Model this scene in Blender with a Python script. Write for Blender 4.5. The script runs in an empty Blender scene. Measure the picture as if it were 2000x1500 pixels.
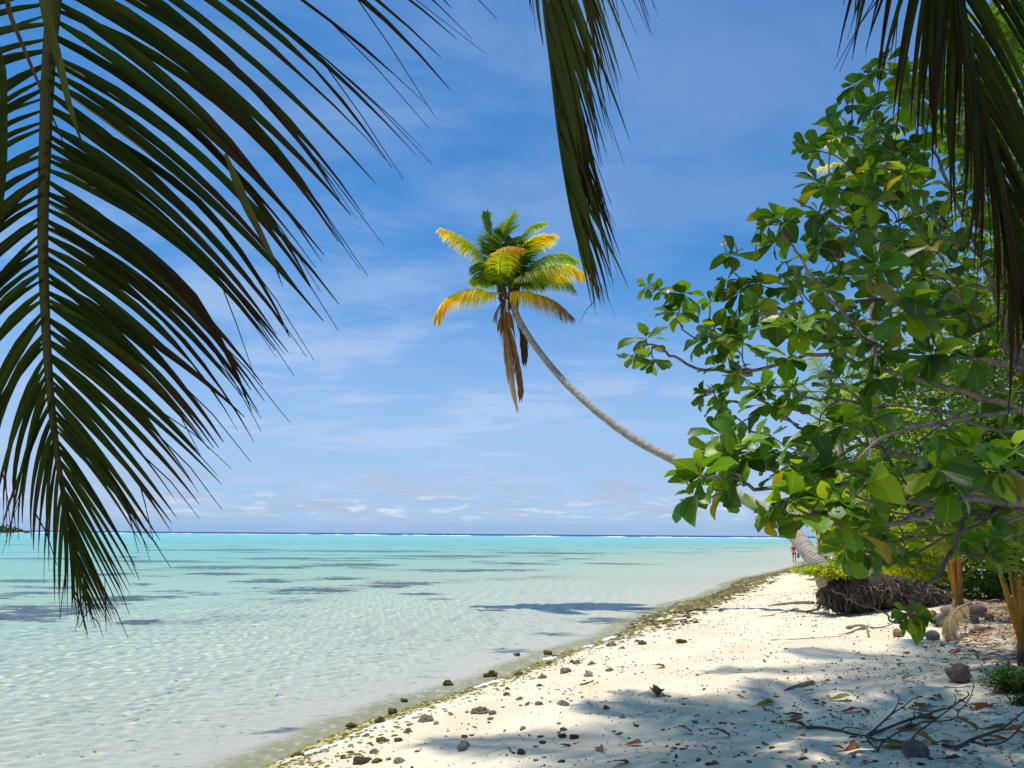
import bpy, math, random
import numpy as np
from mathutils import Vector, Matrix, noise as mnoise

random.seed(7)
RNG = np.random.default_rng(11)
SC = bpy.context.scene
COL = SC.collection

# ------------------------------------------------------------------ camera
CAM_H = 2.2
F_PX = 1500.0                       # focal length in pixels of a 2000 px wide frame
PITCH = math.atan(293 / 1500)
ROLL = math.radians(0.43)
fw = Vector((0, math.cos(PITCH), math.sin(PITCH)))
up0 = Vector((0, -math.sin(PITCH), math.cos(PITCH)))
rt0 = Vector((1, 0, 0))
CUP = up0 * math.cos(ROLL) - rt0 * math.sin(ROLL)
CRT = rt0 * math.cos(ROLL) + up0 * math.sin(ROLL)
CAM = Vector((0, 0, CAM_H))
cam_data = bpy.data.cameras.new('camera')
cam_data.sensor_width = 36
cam_data.lens = F_PX / 2000 * 36
cam_data.clip_start = 0.05
cam_data.clip_end = 40000
cam = bpy.data.objects.new('camera', cam_data)
COL.objects.link(cam)
rm = Matrix((CRT, CUP, -fw)).transposed().to_4x4()
cam.matrix_world = Matrix.Translation(CAM) @ rm
SC.camera = cam

# ------------------------------------------------------------------ light
SUN_DIR = Vector((-0.155, 0.155, 1.0)).normalized()       # towards the sun
SUN_EL = math.asin(SUN_DIR.z)
SUN_AZ = math.atan2(SUN_DIR.x, SUN_DIR.y)
sd = bpy.data.lights.new('sun', 'SUN')
sd.energy = 4.4
sd.angle = math.radians(0.53)
sd.color = (1.0, 0.955, 0.88)
so = bpy.data.objects.new('sun', sd)
COL.objects.link(so)
so.rotation_euler = SUN_DIR.to_track_quat('Z', 'Y').to_euler()

world = bpy.data.worlds.new('World')
SC.world = world
world.use_nodes = True


class NT:
    """small helper to write node trees"""
    def __init__(s, tree):
        s.t = tree
        s.n = tree.nodes
        s.l = tree.links

    def new(s, typ, **kw):
        nd = s.n.new(typ)
        for k, v in kw.items():
            if k == 'inp':
                for kk, vv in v.items():
                    s.put(nd.inputs[kk], vv)
            else:
                setattr(nd, k, v)
        return nd

    def put(s, sock, v):
        if isinstance(v, bpy.types.NodeSocket):
            s.l.new(v, sock)
        elif isinstance(v, bpy.types.Node):
            s.l.new(v.outputs[0], sock)
        else:
            if hasattr(sock, 'default_value'):
                dv = sock.default_value
                if hasattr(dv, '__len__') and len(dv) == 4 and len(v) == 3:
                    v = (*v, 1)
            sock.default_value = v

    def math(s, op, a, b=None, c=None, clamp=False):
        nd = s.n.new('ShaderNodeMath')
        nd.operation = op
        nd.use_clamp = clamp
        s.put(nd.inputs[0], a)
        if b is not None:
            s.put(nd.inputs[1], b)
        if c is not None:
            s.put(nd.inputs[2], c)
        return nd.outputs[0]

    def ramp(s, x, a, b, lo=0.0, hi=1.0, smooth=True):
        nd = s.n.new('ShaderNodeMapRange')
        nd.interpolation_type = 'SMOOTHSTEP' if smooth else 'LINEAR'
        nd.clamp = True
        for i, v in enumerate((x, a, b, lo, hi)):
            s.put(nd.inputs[i], v)
        return nd.outputs[0]

    def mix(s, f, a, b, mode='MIX'):
        nd = s.n.new('ShaderNodeMix')
        nd.data_type = 'RGBA'
        nd.blend_type = mode
        s.put(nd.inputs[0], f)
        s.put(nd.inputs[6], a)
        s.put(nd.inputs[7], b)
        return nd.outputs[2]

    def noise(s, vec, scale, detail=4, rough=0.5, dist=0.0, out=0):
        nd = s.n.new('ShaderNodeTexNoise')
        if vec is not None:
            s.put(nd.inputs['Vector'], vec)
        nd.inputs['Scale'].default_value = scale
        nd.inputs['Detail'].default_value = detail
        nd.inputs['Roughness'].default_value = rough
        nd.inputs['Distortion'].default_value = dist
        return nd.outputs[out]

    def mapping(s, vec, scale=(1, 1, 1), loc=(0, 0, 0), rot=(0, 0, 0)):
        nd = s.n.new('ShaderNodeMapping')
        s.put(nd.inputs[0], vec)
        nd.inputs['Location'].default_value = loc
        nd.inputs['Rotation'].default_value = rot
        nd.inputs['Scale'].default_value = scale
        return nd.outputs[0]


w = NT(world.node_tree)
w.n.clear()
sky = w.new('ShaderNodeTexSky', sky_type='NISHITA', sun_disc=False, sun_elevation=SUN_EL,
            sun_rotation=SUN_AZ, altitude=0, air_density=1.0, dust_density=0.6, ozone_density=2.0)
tc = w.new('ShaderNodeTexCoord')
sep = w.new('ShaderNodeSeparateXYZ', inp={0: tc.outputs['Generated']})
dz = w.math('MAXIMUM', sep.outputs[2], 0.0)
# thin high cloud: noise on a plane far above, so it foreshortens to the horizon
den = w.math('ADD', dz, 0.10)
px_ = w.math('DIVIDE', sep.outputs[0], den)
py_ = w.math('DIVIDE', sep.outputs[1], den)
pl = w.new('ShaderNodeCombineXYZ', inp={0: px_, 1: py_, 2: 0.0})
wv = w.mapping(pl, scale=(0.8, 1.15, 1), rot=(0, 0, math.radians(-18)))
n1 = w.noise(wv, 1.7, 8, 0.60, 0.35)
n2 = w.noise(w.mapping(pl, scale=(1, 1, 1), loc=(3.1, 1.7, 0)), 0.55, 3, 0.5, 0.3)
cir = w.math('ADD', w.math('MULTIPLY', n1, 0.55), w.math('MULTIPLY', n2, 0.45))
cirm = w.ramp(cir, 0.41, 0.62)
# more veil low and to the west (-x), clear blue high on the east
low = w.ramp(dz, 0.42, 0.02, 0.0, 1.0)
west = w.ramp(sep.outputs[0], 0.42, -0.35, 0.0, 1.0)
amt = w.math('ADD', w.math('ADD', 0.15, w.math('MULTIPLY', low, 0.72)), w.math('MULTIPLY', west, 0.20))
cirm = w.math('MULTIPLY', cirm, amt, clamp=True)
veil = w.math('MULTIPLY', w.ramp(dz, 0.38, 0.03, 0.0, 0.74), 1.0)
cov = w.math('MAXIMUM', cirm, veil)
cov = w.math('ADD', cov, w.math('MULTIPLY', cirm, 0.22), clamp=True)
skyc = w.mix(1.0, sky.outputs[0], (0.36, 0.93, 1.36), 'MULTIPLY')
CLOUD = (4.6, 6.1, 8.9)
base = w.mix(cov, skyc, CLOUD)
# low bank of cumulus just above the horizon
az = w.math('ARCTAN2', sep.outputs[0], sep.outputs[1])
bank = w.new('ShaderNodeCombineXYZ', inp={0: w.math('MULTIPLY', az, 9.0), 1: w.math('MULTIPLY', dz, 46.0), 2: 0.0})
nb = w.noise(bank, 1.15, 6, 0.56, 0.25)
nb2 = w.noise(w.mapping(bank, loc=(7.3, 0.35, 0)), 2.6, 5, 0.55, 0.2)
env1 = w.math('MULTIPLY', w.ramp(dz, 0.0, 0.022), w.ramp(dz, 0.115, 0.05))
greym = w.math('MULTIPLY', w.ramp(nb, 0.42, 0.66), env1)
base = w.mix(w.math('MULTIPLY', greym, 0.8), base, (4.4, 5.3, 7.4))
env2 = w.math('MULTIPLY', w.ramp(dz, 0.012, 0.026), w.ramp(dz, 0.058, 0.034))
whitem = w.math('MULTIPLY', w.ramp(nb2, 0.52, 0.70), env2)
base = w.mix(w.math('MULTIPLY', whitem, 0.7), base, (8.2, 8.6, 9.3))
# blue sea haze on the horizon itself
base = w.mix(w.ramp(dz, 0.022, 0.002, 0.0, 0.75), base, (3.1, 4.9, 7.6))
bg = w.new('ShaderNodeBackground', inp={0: base, 1: 0.1})
wo = w.new('ShaderNodeOutputWorld', inp={0: bg})

vs = SC.view_settings
vs.view_transform = 'Standard'
vs.look = 'None'
vs.gamma = 1.0
vs.use_curve_mapping = False
vs.exposure = 0.0
SC.cycles.use_denoising = True
try:
    SC.cycles.denoiser = 'OPENIMAGEDENOISE'
except Exception:
    pass
SC.cycles.max_bounces = 10
SC.cycles.transparent_max_bounces = 12
SC.cycles.transmission_bounces = 8
SC.cycles.sample_clamp_indirect = 6
SC.cycles.caustics_refractive = True
SC.cycles.caustics_reflective = False


# ------------------------------------------------------------------ geometry helpers
def ray(px, py):
    return fw + CRT * ((px - 1000) / F_PX) + CUP * ((750 - py) / F_PX)


def P(px, py, d):
    """world point at depth d (metres along the view axis) seen at that pixel of the photograph"""
    return CAM + ray(px, py) * d


def sstep(a, b, x):
    t = np.clip((x - a) / (b - a), 0, 1)
    return t * t * (3 - 2 * t)


def _hash(i, j, seed):
    h = (i.astype(np.int64) * 374761393 + j.astype(np.int64) * 668265263 + seed * 1442695041) & 0xffffffff
    h = ((h ^ (h >> 13)) * 1274126177) & 0xffffffff
    return ((h ^ (h >> 16)) & 0xffff) / 65535.0


def vnoise(x, y, seed=0):
    xi = np.floor(x); yi = np.floor(y)
    fx = x - xi; fy = y - yi
    ux = fx * fx * fx * (fx * (fx * 6 - 15) + 10); uy = fy * fy * fy * (fy * (fy * 6 - 15) + 10)
    a = _hash(xi, yi, seed); b = _hash(xi + 1, yi, seed)
    c = _hash(xi, yi + 1, seed); d = _hash(xi + 1, yi + 1, seed)
    return (a * (1 - ux) + b * ux) * (1 - uy) + (c * (1 - ux) + d * ux) * uy


def fbm(x, y, octv=4, seed=0, gain=0.5):
    s = 0.0; a = 1.0; tot = 0.0
    for o in range(octv):
        s = s + a * vnoise(x * 2 ** o + 17.3 * o, y * 2 ** o - 9.1 * o, seed + o)
        tot += a; a *= gain
    return s / tot


def shore_x(y):
    y = np.asarray(y, float)
    b = -5.6 + 0.44 * y + 1.3 * sstep(42, 56, y) + 0.004 * np.maximum(y - 75, 0) ** 1.6
    return b + 0.16 * np.sin(y * 0.43 + 0.5) + 0.08 * np.sin(y * 1.13)


def shore_s(x, y):
    return 0.915 * (np.asarray(x, float) - shore_x(y))


def ground_z(x, y, detail=True):
    x = np.asarray(x, float); y = np.asarray(y, float)
    s = shore_s(x, y)
    land = 1.0 * (1 - np.exp(-0.15 * np.maximum(s, 0))) + 0.012 * np.clip(s - 9, 0, 40)
    m = np.maximum(-s, 0)
    sea = -(0.07 * (1 - np.exp(-m / 0.6)) + 1.35 * (1 - np.exp(-m / 38.0)))
    r = np.hypot(x, y)
    sea = sea - 0.5 * sstep(150, 420, r) - 7.0 * sstep(900, 1050, y + 0.12 * x) * (m > 0)
    z = np.where(s > 0, land, sea)
    if detail:
        near = sstep(70, 25, r)
        dry = sstep(0.15, 1.4, s)
        lump = fbm(x * 1.1, y * 1.1, 3, 3) - 0.5
        foot = fbm(x * 3.4, y * 3.4, 3, 9) - 0.5
        fine = fbm(x * 11, y * 11, 2, 21) - 0.5
        z = z + near * dry * (0.11 * lump + 0.055 * foot + 0.016 * fine)
        wet = sstep(0.0, -1.2, s)
        rip = np.sin((s * 1.6 + 1.6 * fbm(x * .8, y * .8, 3, 31)) * 9.0)
        z = z + near * wet * (0.05 * (fbm(x * 0.7, y * 0.7, 3, 5) - 0.5) + 0.006 * rip)
        z = z + near * sstep(0.5, 0.0, np.abs(s)) * 0.02 * (foot)
    return z


def gz(x, y):
    return float(ground_z(np.array([x]), np.array([y]))[0])


def G(px, py, zadd=0.0):
    """the point of the ground seen at that pixel"""
    d = ray(px, py)
    t = (0.4 - CAM_H) / d.z
    for _ in range(14):
        p = CAM + d * t
        z = max(gz(p.x, p.y), -0.0)
        t += 0.8 * ((z - CAM_H) / d.z - t)
    p = CAM + d * t
    return Vector((p.x, p.y, max(gz(p.x, p.y), 0.0) + zadd))


# ------------------------------------------------------------------ mesh building
class MB:
    def __init__(s):
        s.v = []; s.f = []; s.c = []; s.u = []

    def add(s, verts, faces, col=(1, 1, 1), uv=None):
        o = len(s.v)
        s.v.extend([tuple(p) for p in verts])
        s.f.extend([tuple(o + i for i in f) for f in faces])
        n = len(verts)
        if len(col) and hasattr(col[0], '__len__'):
            s.c.extend([tuple(c[:3]) for c in col])
        else:
            s.c.extend([tuple(col[:3])] * n)
        s.u.extend(uv if uv is not None else [(0.0, 0.0, 0.0)] * n)

    def tube(s, pts, rad, sides=6, col=(1, 1, 1), cap=True, bump=0.0, twist=0.0):
        pts = [Vector(p) for p in pts]
        n = len(pts)
        if not hasattr(rad, '__len__'):
            rad = [rad] * n
        verts = []; cols = []
        ref = Vector((0, 0, 1))
        t0 = (pts[1] - pts[0]).normalized()
        if abs(t0.dot(ref)) > 0.9:
            ref = Vector((1, 0, 0))
        side = t0.cross(ref).normalized()
        for i, p in enumerate(pts):
            t = (pts[min(i + 1, n - 1)] - pts[max(i - 1, 0)]).normalized()
            side = (side - t * side.dot(t)).normalized()
            bi = t.cross(side)
            for k in range(sides):
                a = 2 * math.pi * k / sides + twist * i
                r = rad[i] * (1 + (random.uniform(-bump, bump) if bump else 0))
                verts.append(p + side * (math.cos(a) * r) + bi * (math.sin(a) * r))
                cols.append(col[i] if hasattr(col[0], '__len__') else col)
        faces = []
        for i in range(n - 1):
            for k in range(sides):
                k2 = (k + 1) % sides
                faces.append((i * sides + k, i * sides + k2, (i + 1) * sides + k2, (i + 1) * sides + k))
        if cap:
            faces.append(tuple(range(sides - 1, -1, -1)))
            faces.append(tuple((n - 1) * sides + k for k in range(sides)))
        uv = [(0.0, i / (n - 1), 0.0) for i in range(n) for k in range(sides)]
        s.add(verts, faces, cols, uv)

    def mesh(s, name, mat, smooth=True):
        me = bpy.data.meshes.new(name)
        me.from_pydata(s.v, [], s.f)
        a = me.attributes.new('tint', 'FLOAT_COLOR', 'POINT')
        c = np.ones((len(s.v), 4), np.float32); c[:, :3] = np.array(s.c, np.float32)
        a.data.foreach_set('color', c.ravel())
        b = me.attributes.new('leafco', 'FLOAT_VECTOR', 'POINT')
        b.data.foreach_set('vector', np.array(s.u, np.float32).ravel())
        if mat:
            me.materials.append(mat)
        if smooth:
            me.polygons.foreach_set('use_smooth', np.ones(len(me.polygons), bool))
        me.update()
        return me

    def obj(s, name, mat, parent=None, smooth=True):
        return link(name, s.mesh(name, mat, smooth), parent)


def link(name, me, parent=None):
    o = bpy.data.objects.new(name, me)
    COL.objects.link(o)
    if parent is not None:
        o.parent = parent
    return o


def tag(o, label=None, cat=None, group=None, kind=None):
    if label: o['label'] = label
    if cat: o['category'] = cat
    if group: o['group'] = group
    if kind: o['kind'] = kind
    return o


def thing(name, label, cat, loc=(0, 0, 0), group=None):
    o = bpy.data.objects.new(name, None)
    o.empty_display_size = 0.1
    COL.objects.link(o)
    o.location = loc
    return tag(o, label, cat, group)


def bez(a, b, c, n):
    return [a * (1 - t) ** 2 + b * (2 * t * (1 - t)) + c * t * t for t in [i / n for i in range(n + 1)]]


def smooth_path(pts, sub=4):
    """Catmull-Rom through the points"""
    pts = [Vector(p) for p in pts]
    q = [pts[0] * 2 - pts[1]] + pts + [pts[-1] * 2 - pts[-2]]
    out = []
    for i in range(1, len(q) - 2):
        for k in range(sub):
            t = k / sub
            p0, p1, p2, p3 = q[i - 1], q[i], q[i + 1], q[i + 2]
            out.append(0.5 * ((2 * p1) + (p2 - p0) * t + (2 * p0 - 5 * p1 + 4 * p2 - p3) * t * t + (3 * p1 - p0 - 3 * p2 + p3) * t ** 3))
    out.append(pts[-1])
    return out


def jit(c, a=0.15):
    k = 1 + random.uniform(-a, a)
    return tuple(max(0.0, x * k * (1 + random.uniform(-a, a) * 0.4)) for x in c)


def lerp3(a, b, t):
    return tuple(x + (y - x) * t for x, y in zip(a, b))


# ------------------------------------------------------------------ materials
def new_mat(name):
    m = bpy.data.materials.new(name)
    m.use_nodes = True
    nt = NT(m.node_tree)
    nt.n.clear()
    out = nt.new('ShaderNodeOutputMaterial')
    return m, nt, out


def attr(nt, name, out='Color'):
    return nt.new('ShaderNodeAttribute', attribute_name=name).outputs[out]


def principled(nt, col, rough=0.6, bump=None, bstr=0.3, bdist=0.02, **kw):
    b = nt.new('ShaderNodeBsdfPrincipled')
    nt.put(b.inputs['Base Color'], col)
    nt.put(b.inputs['Roughness'], rough)
    for k, v in kw.items():
        nt.put(b.inputs[k], v)
    if bump is not None:
        bm = nt.new('ShaderNodeBump')
        bm.inputs['Strength'].default_value = bstr
        bm.inputs['Distance'].default_value = bdist
        nt.put(bm.inputs['Height'], bump)
        nt.put(b.inputs['Normal'], bm.outputs[0])
    return b


# sand, wet sand, seabed: one sheet
M_ground, g, gout = new_mat('coral_sand')
pos = g.new('ShaderNodeNewGeometry').outputs['Position']
s_at = attr(g, 'shore', 'Fac')
gs = g.new('ShaderNodeSeparateXYZ', inp={0: pos})
n_big = g.noise(pos, 0.9, 4, 0.55)
n_mid = g.noise(pos, 9.0, 4, 0.6)
n_grain = g.noise(pos, 160.0, 3, 0.7)
n_speck = g.new('ShaderNodeTexVoronoi', inp={'Vector': pos, 'Scale': 42.0}).outputs['Distance']
sand = g.mix(g.ramp(n_big, 0.3, 0.7), (0.71, 0.59, 0.41), (0.81, 0.69, 0.50))
sand = g.mix(g.ramp(n_grain, 0.42, 0.30, 0.0, 0.55), sand, (0.36, 0.29, 0.21))
sand = g.mix(g.math('MULTIPLY', g.ramp(n_speck, 0.16, 0.06), g.ramp(n_mid, 0.52, 0.66, 0, 0.75)), sand, (0.20, 0.15, 0.11))
# leaf litter and humus under the trees, inland
lit = g.math('MULTIPLY', g.ramp(g.math('ADD', s_at, g.math('MULTIPLY', n_big, 3.0)), 7.4, 9.6), g.ramp(n_mid, 0.36, 0.58, 0.35, 0.97))
sand = g.mix(lit, sand, (0.13, 0.085, 0.05))
# wet margin
wet = g.ramp(g.math('ADD', gs.outputs[2], g.math('MULTIPLY', g.math('SUBTRACT', n_big, 0.5), 0.06)), 0.05, 0.005)
sand = g.mix(g.math('MULTIPLY', wet, 0.55), sand, (0.46, 0.40, 0.30))
# algae film just under and at the water line
sband = g.math('ADD', s_at, g.math('MULTIPLY', g.math('SUBTRACT', n_big, 0.5), 0.55))
band = g.math('MULTIPLY', g.ramp(sband, -0.85, -0.45), g.ramp(sband, 0.12, -0.05))
band = g.math('MULTIPLY', band, g.ramp(n_mid, 0.30, 0.52))
sand = g.mix(g.math('MULTIPLY', band, 0.85), sand, (0.42, 0.36, 0.05))
# seabed: pale sand with dark coral and weed patches
vsea = g.mapping(pos, scale=(1, 1, 0), rot=(0, 0, 0))
np1 = g.noise(g.mapping(vsea, scale=(0.55, 1.0, 1)), 0.19, 5, 0.62, 0.4)
np2 = g.noise(vsea, 3.2, 5, 0.65)
np3 = g.noise(g.mapping(vsea, scale=(0.35, 1.0, 1)), 0.055, 3, 0.55, 0.2)
patch = g.ramp(g.math('ADD', np1, g.math('MULTIPLY', g.math('SUBTRACT', np2, 0.5), 0.14)), 0.565, 0.625)
offsh = g.math('MULTIPLY', g.ramp(s_at, -7.5, -14.0), g.ramp(gs.outputs[1], 260.0, 110.0))
patch = g.math('MULTIPLY', patch, offsh)
weedv = attr(g, 'weed', 'Fac')
npf = g.noise(g.mapping(vsea, scale=(0.45, 1.0, 1)), 1.1, 6, 0.7, 0.3)
wp = g.ramp(g.math('ADD', weedv, g.math('MULTIPLY', g.math('SUBTRACT', npf, 0.5), 1.9)), 0.30, 0.52)
patch = g.math('MAXIMUM', patch, g.math('MULTIPLY', wp, g.ramp(weedv, 0.0, 0.12)))
spots = g.math('MULTIPLY', g.ramp(g.math('ADD', g.math('MULTIPLY', np2, 0.6), g.math('MULTIPLY', g.noise(vsea, 11.0, 4, 0.65), 0.4)), 0.55, 0.64), g.math('MULTIPLY', g.ramp(s_at, -0.3, -0.8), g.ramp(s_at, -7.5, -2.0)))
sea_sand = g.mix(g.ramp(np3, 0.35, 0.65), (0.88, 0.79, 0.59), (0.94, 0.86, 0.67))
sea = g.mix(g.math('MULTIPLY', patch, 0.88), sea_sand, (0.085, 0.075, 0.095))
sea = g.mix(g.math('MULTIPLY', spots, 0.7), sea, (0.14, 0.13, 0.08))
sea = g.mix(g.math('MULTIPLY', band, 0.85), sea, (0.42, 0.36, 0.05))
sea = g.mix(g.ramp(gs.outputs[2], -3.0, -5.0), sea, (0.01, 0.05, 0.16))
colr = g.mix(g.ramp(s_at, -0.15, 0.05), sea, sand)
bmp = g.math('ADD', g.math('MULTIPLY', n_grain, 0.35), g.math('MULTIPLY', g.noise(pos, 34.0, 4, 0.6), 0.65))
rgh = g.ramp(wet, 0.0, 1.0, 0.95, 0.45)
pb = principled(g, colr, rgh, g.math('ADD', bmp, g.math('MULTIPLY', g.noise(pos, 7.0, 4, 0.6), 2.2)), 0.7, 0.014)
pb.inputs['Specular IOR Level'].default_value = 0.25
g.put(gout.inputs[0], pb.outputs[0])


WEED = [(70, 1192, 170, 24), (15, 1160, 90, 10), (235, 1166, 110, 7), (330, 1163, 50, 4), (600, 1150, 120, 10), (520, 1133, 80, 6), (265, 1213, 60, 6), (430, 1107, 120, 5), (900, 1113, 130, 4), (760, 1143, 70, 4),
        (660, 1128, 60, 4), (60, 1132, 110, 4), (200, 1120, 90, 4), (1010, 1100, 90, 3), (700, 1102, 130, 4), (560, 1090, 160, 3), (300, 1095, 140, 3), (860, 1086, 160, 3), (1080, 1080, 140, 2.5), (700, 1076, 200, 2.5), (440, 1074, 200, 2.5),
        (120, 1090, 130, 3), (960, 1190, 40, 3), (860, 1168, 50, 3), (820, 1158, 60, 3), (640, 1395, 120, 6), (560, 1420, 90, 8), (720, 1372, 110, 7), (830, 1320, 90, 6), (980, 1272, 90, 9), (1080, 1240, 90, 9), (1180, 1212, 90, 8), (1270, 1190, 90, 6)]


def weed_field(X, Y):
    out_ = np.zeros_like(X)
    for px, py, wx, wy in WEED:
        def hit(a, b):
            d = ray(a, b); return CAM + d * (-CAM_H / d.z)
        c = hit(px, py); e = hit(px + wx, py); top = hit(px, py - wy); bot = hit(px, py + wy)
        rx = (e - c).length; ry = (top - bot).length / 2
        amp = .62 if py < 1225 else .40
        out_ = np.maximum(out_, amp * np.exp(-(((X - c.x) / rx) ** 2 + ((Y - c.y) / ry) ** 2)))
    return out_


def axis(segs):
    out = [segs[0][0]]
    for a, b, st0, st1 in segs:
        x = a
        L = b - a
        while x < b - 1e-6:
            t = (x - a) / L
            st = st0 * (st1 / st0) ** t
            x = min(b, x + st)
            out.append(x)
    return np.array(out)


def grid_mesh(name, xs, ys, zfun, mat, extra=None, keep=None):
    X, Y = np.meshgrid(xs, ys)
    Z = zfun(X, Y)
    nx, ny = len(xs), len(ys)
    co = np.stack([X, Y, Z], -1).reshape(-1, 3).astype(np.float32)
    i = np.arange((ny - 1) * (nx - 1))
    r = i // (nx - 1); c = i % (nx - 1)
    a = r * nx + c
    quads = np.stack([a, a + 1, a + nx + 1, a + nx], -1).astype(np.int32)
    if keep is not None:
        ok = keep(X, Y).reshape(-1)
        quads = quads[ok[quads].any(1)]
    me = bpy.data.meshes.new(name)
    me.vertices.add(len(co)); me.vertices.foreach_set('co', co.ravel())
    me.loops.add(quads.size); me.loops.foreach_set('vertex_index', quads.ravel())
    me.polygons.add(len(quads)); me.polygons.foreach_set('loop_start', np.arange(0, quads.size, 4, dtype=np.int32))
    me.polygons.foreach_set('use_smooth', np.ones(len(quads), bool))
    me.update(calc_edges=True)
    if extra:
        for k, fn in extra.items():
            at = me.attributes.new(k, 'FLOAT', 'POINT')
            at.data.foreach_set('value', fn(X, Y).ravel().astype(np.float32))
    me.materials.append(mat)
    return me


gx = axis([(-9000, -60, 2500, 3), (-60, -8, 2.5, 0.12), (-8, -3, 0.1, 0.05), (-3, 5.5, 0.04, 0.04), (5.5, 16, 0.05, 0.14), (16, 70, 0.16, 2.5), (70, 9000, 3, 2500)])
gy = axis([(-60, 2, 20, 0.3), (2, 4.6, 0.2, 0.045), (4.6, 11, 0.04, 0.045), (11, 26, 0.05, 0.13), (26, 80, 0.14, 1.2), (80, 1200, 1.3, 60), (1200, 14000, 80, 3000)])
ground = link('sand_ground', grid_mesh('sand_ground', gx, gy, ground_z, M_ground, {'shore': shore_s, 'weed': weed_field}))
tag(ground, 'pale coral sand beach sloping into the lagoon bed', kind='structure')

# water surface
M_water, q, qout = new_mat('lagoon_water')
wpos = q.new('ShaderNodeNewGeometry').outputs['Position']
cd = q.new('ShaderNodeVectorMath', operation='LENGTH')
q.put(cd.inputs[0], wpos)
dist = cd.outputs['Value']
ws = q.new('ShaderNodeSeparateXYZ', inp={0: wpos})
flat = q.mapping(wpos, scale=(1, 1, 0))
wn1 = q.noise(q.mapping(flat, scale=(0.7, 1.0, 1)), 2.6, 4, 0.6, 0.3)
wn2 = q.noise(q.mapping(flat, scale=(0.8, 1.0, 1)), 0.55, 4, 0.6, 0.2)
calm = q.noise(q.mapping(flat, scale=(0.4, 1.0, 1)), 0.045, 3, 0.5, 0.2)
hgt = q.math('ADD', q.math('MULTIPLY', wn1, 0.05), q.math('MULTIPLY', wn2, 0.16))
wb = q.new('ShaderNodeBump')
wb.inputs['Distance'].default_value = 1.0
q.put(wb.inputs['Strength'], q.math('MULTIPLY', q.ramp(dist, 10, 45, 0.0, 0.55), q.ramp(calm, 0.35, 0.6, 0.5, 1.0)))
q.put(wb.inputs['Height'], hgt)
dep = attr(q, 'depth', 'Fac')
# what the column of water below lets through, by its depth (red goes first)
tr = [q.math('POWER', math.e, q.math('MULTIPLY', dep, -k)) for k in (0.42, 0.045, 0.05)]
trc = q.new('ShaderNodeCombineColor', inp={0: tr[0], 1: tr[1], 2: tr[2]})
rf = q.new('ShaderNodeBsdfRefraction', inp={'Color': trc.outputs[0], 'IOR': 1.333, 'Roughness': 0.0, 'Normal': wb.outputs[0]})
gl = q.new('ShaderNodeBsdfGlossy', inp={'Color': (1, 1, 1), 'Roughness': 0.03, 'Normal': wb.outputs[0]})
fr = q.new('ShaderNodeFresnel', inp={'IOR': 1.333, 'Normal': wb.outputs[0]})
ff = q.math('MINIMUM', fr.outputs[0], 0.20)
# fine coral silt in the deeper lagoon scatters turquoise light back
silt = q.new('ShaderNodeBsdfDiffuse', inp={'Color': (0.17, 0.62, 0.66)})
deepblue = q.ramp(dep, 3.0, 6.0)
siltc = q.mix(deepblue, (0.28, 0.66, 0.79), (0.004, 0.05, 0.15))
q.put(silt.inputs['Color'], siltc)
body = q.new('ShaderNodeMixShader', inp={0: q.math('MAXIMUM', q.ramp(dep, 0.5, 2.2, 0.0, 0.55), deepblue), 1: rf.outputs[0], 2: silt.outputs[0]})
wm = q.new('ShaderNodeMixShader', inp={0: ff, 1: body.outputs[0], 2: gl.outputs[0]})
q.put(qout.inputs['Surface'], wm.outputs[0])


def water_z(x, y):
    r = np.hypot(x, y)
    s = shore_s(x, y)
    k = sstep(75, 22, r) * sstep(0.1, -2.5, s)
    # ripples running in towards the beach, crossing trains
    rs = np.random.default_rng(5)
    z = 0
    wx = x + 0.35 * (fbm(x * .6, y * .6, 2, 71) - .5); wy = y + 0.35 * (fbm(x * .6, y * .6, 2, 72) - .5)
    for i in range(18):
        lam = 0.15 * 1.17 ** (i % 10) * rs.uniform(0.85, 1.15)
        th = rs.normal(math.radians(-40), 0.75)
        z = z + 0.0080 * lam * np.sin((wx * math.cos(th) + wy * math.sin(th)) * 2 * math.pi / lam + rs.uniform(0, 6.3))
    return k * z * 0.9 + 0.0


wx_ = axis([(-9000, -60, 2500, 3), (-60, -14, 2.5, 0.16), (-14, -8, 0.12, 0.05), (-8, 2, 0.034, 0.034), (2, 12, 0.04, 0.3), (12, 70, 0.4, 3), (70, 9000, 4, 2500)])
wy_ = axis([(-60, 4, 20, 0.6), (4, 7, 0.3, 0.06), (7, 15, 0.034, 0.036), (15, 34, 0.04, 0.22), (34, 90, 0.24, 1.6), (90, 1200, 2, 60), (1200, 14000, 80, 3000)])
water = link('lagoon_water', grid_mesh('lagoon_water', wx_, wy_, water_z, M_water, {'depth': lambda x, y: np.maximum(-ground_z(x, y, False), 0)}, lambda x, y: ground_z(x, y) < -0.022))
tag(water, 'clear turquoise lagoon water', kind='structure')
sd.cycles.is_caustics_light = True
water.cycles.is_caustics_caster = True
ground.cycles.is_caustics_receiver = True


def wetted(o):
    o.cycles.is_caustics_receiver = True
    return o


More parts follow.
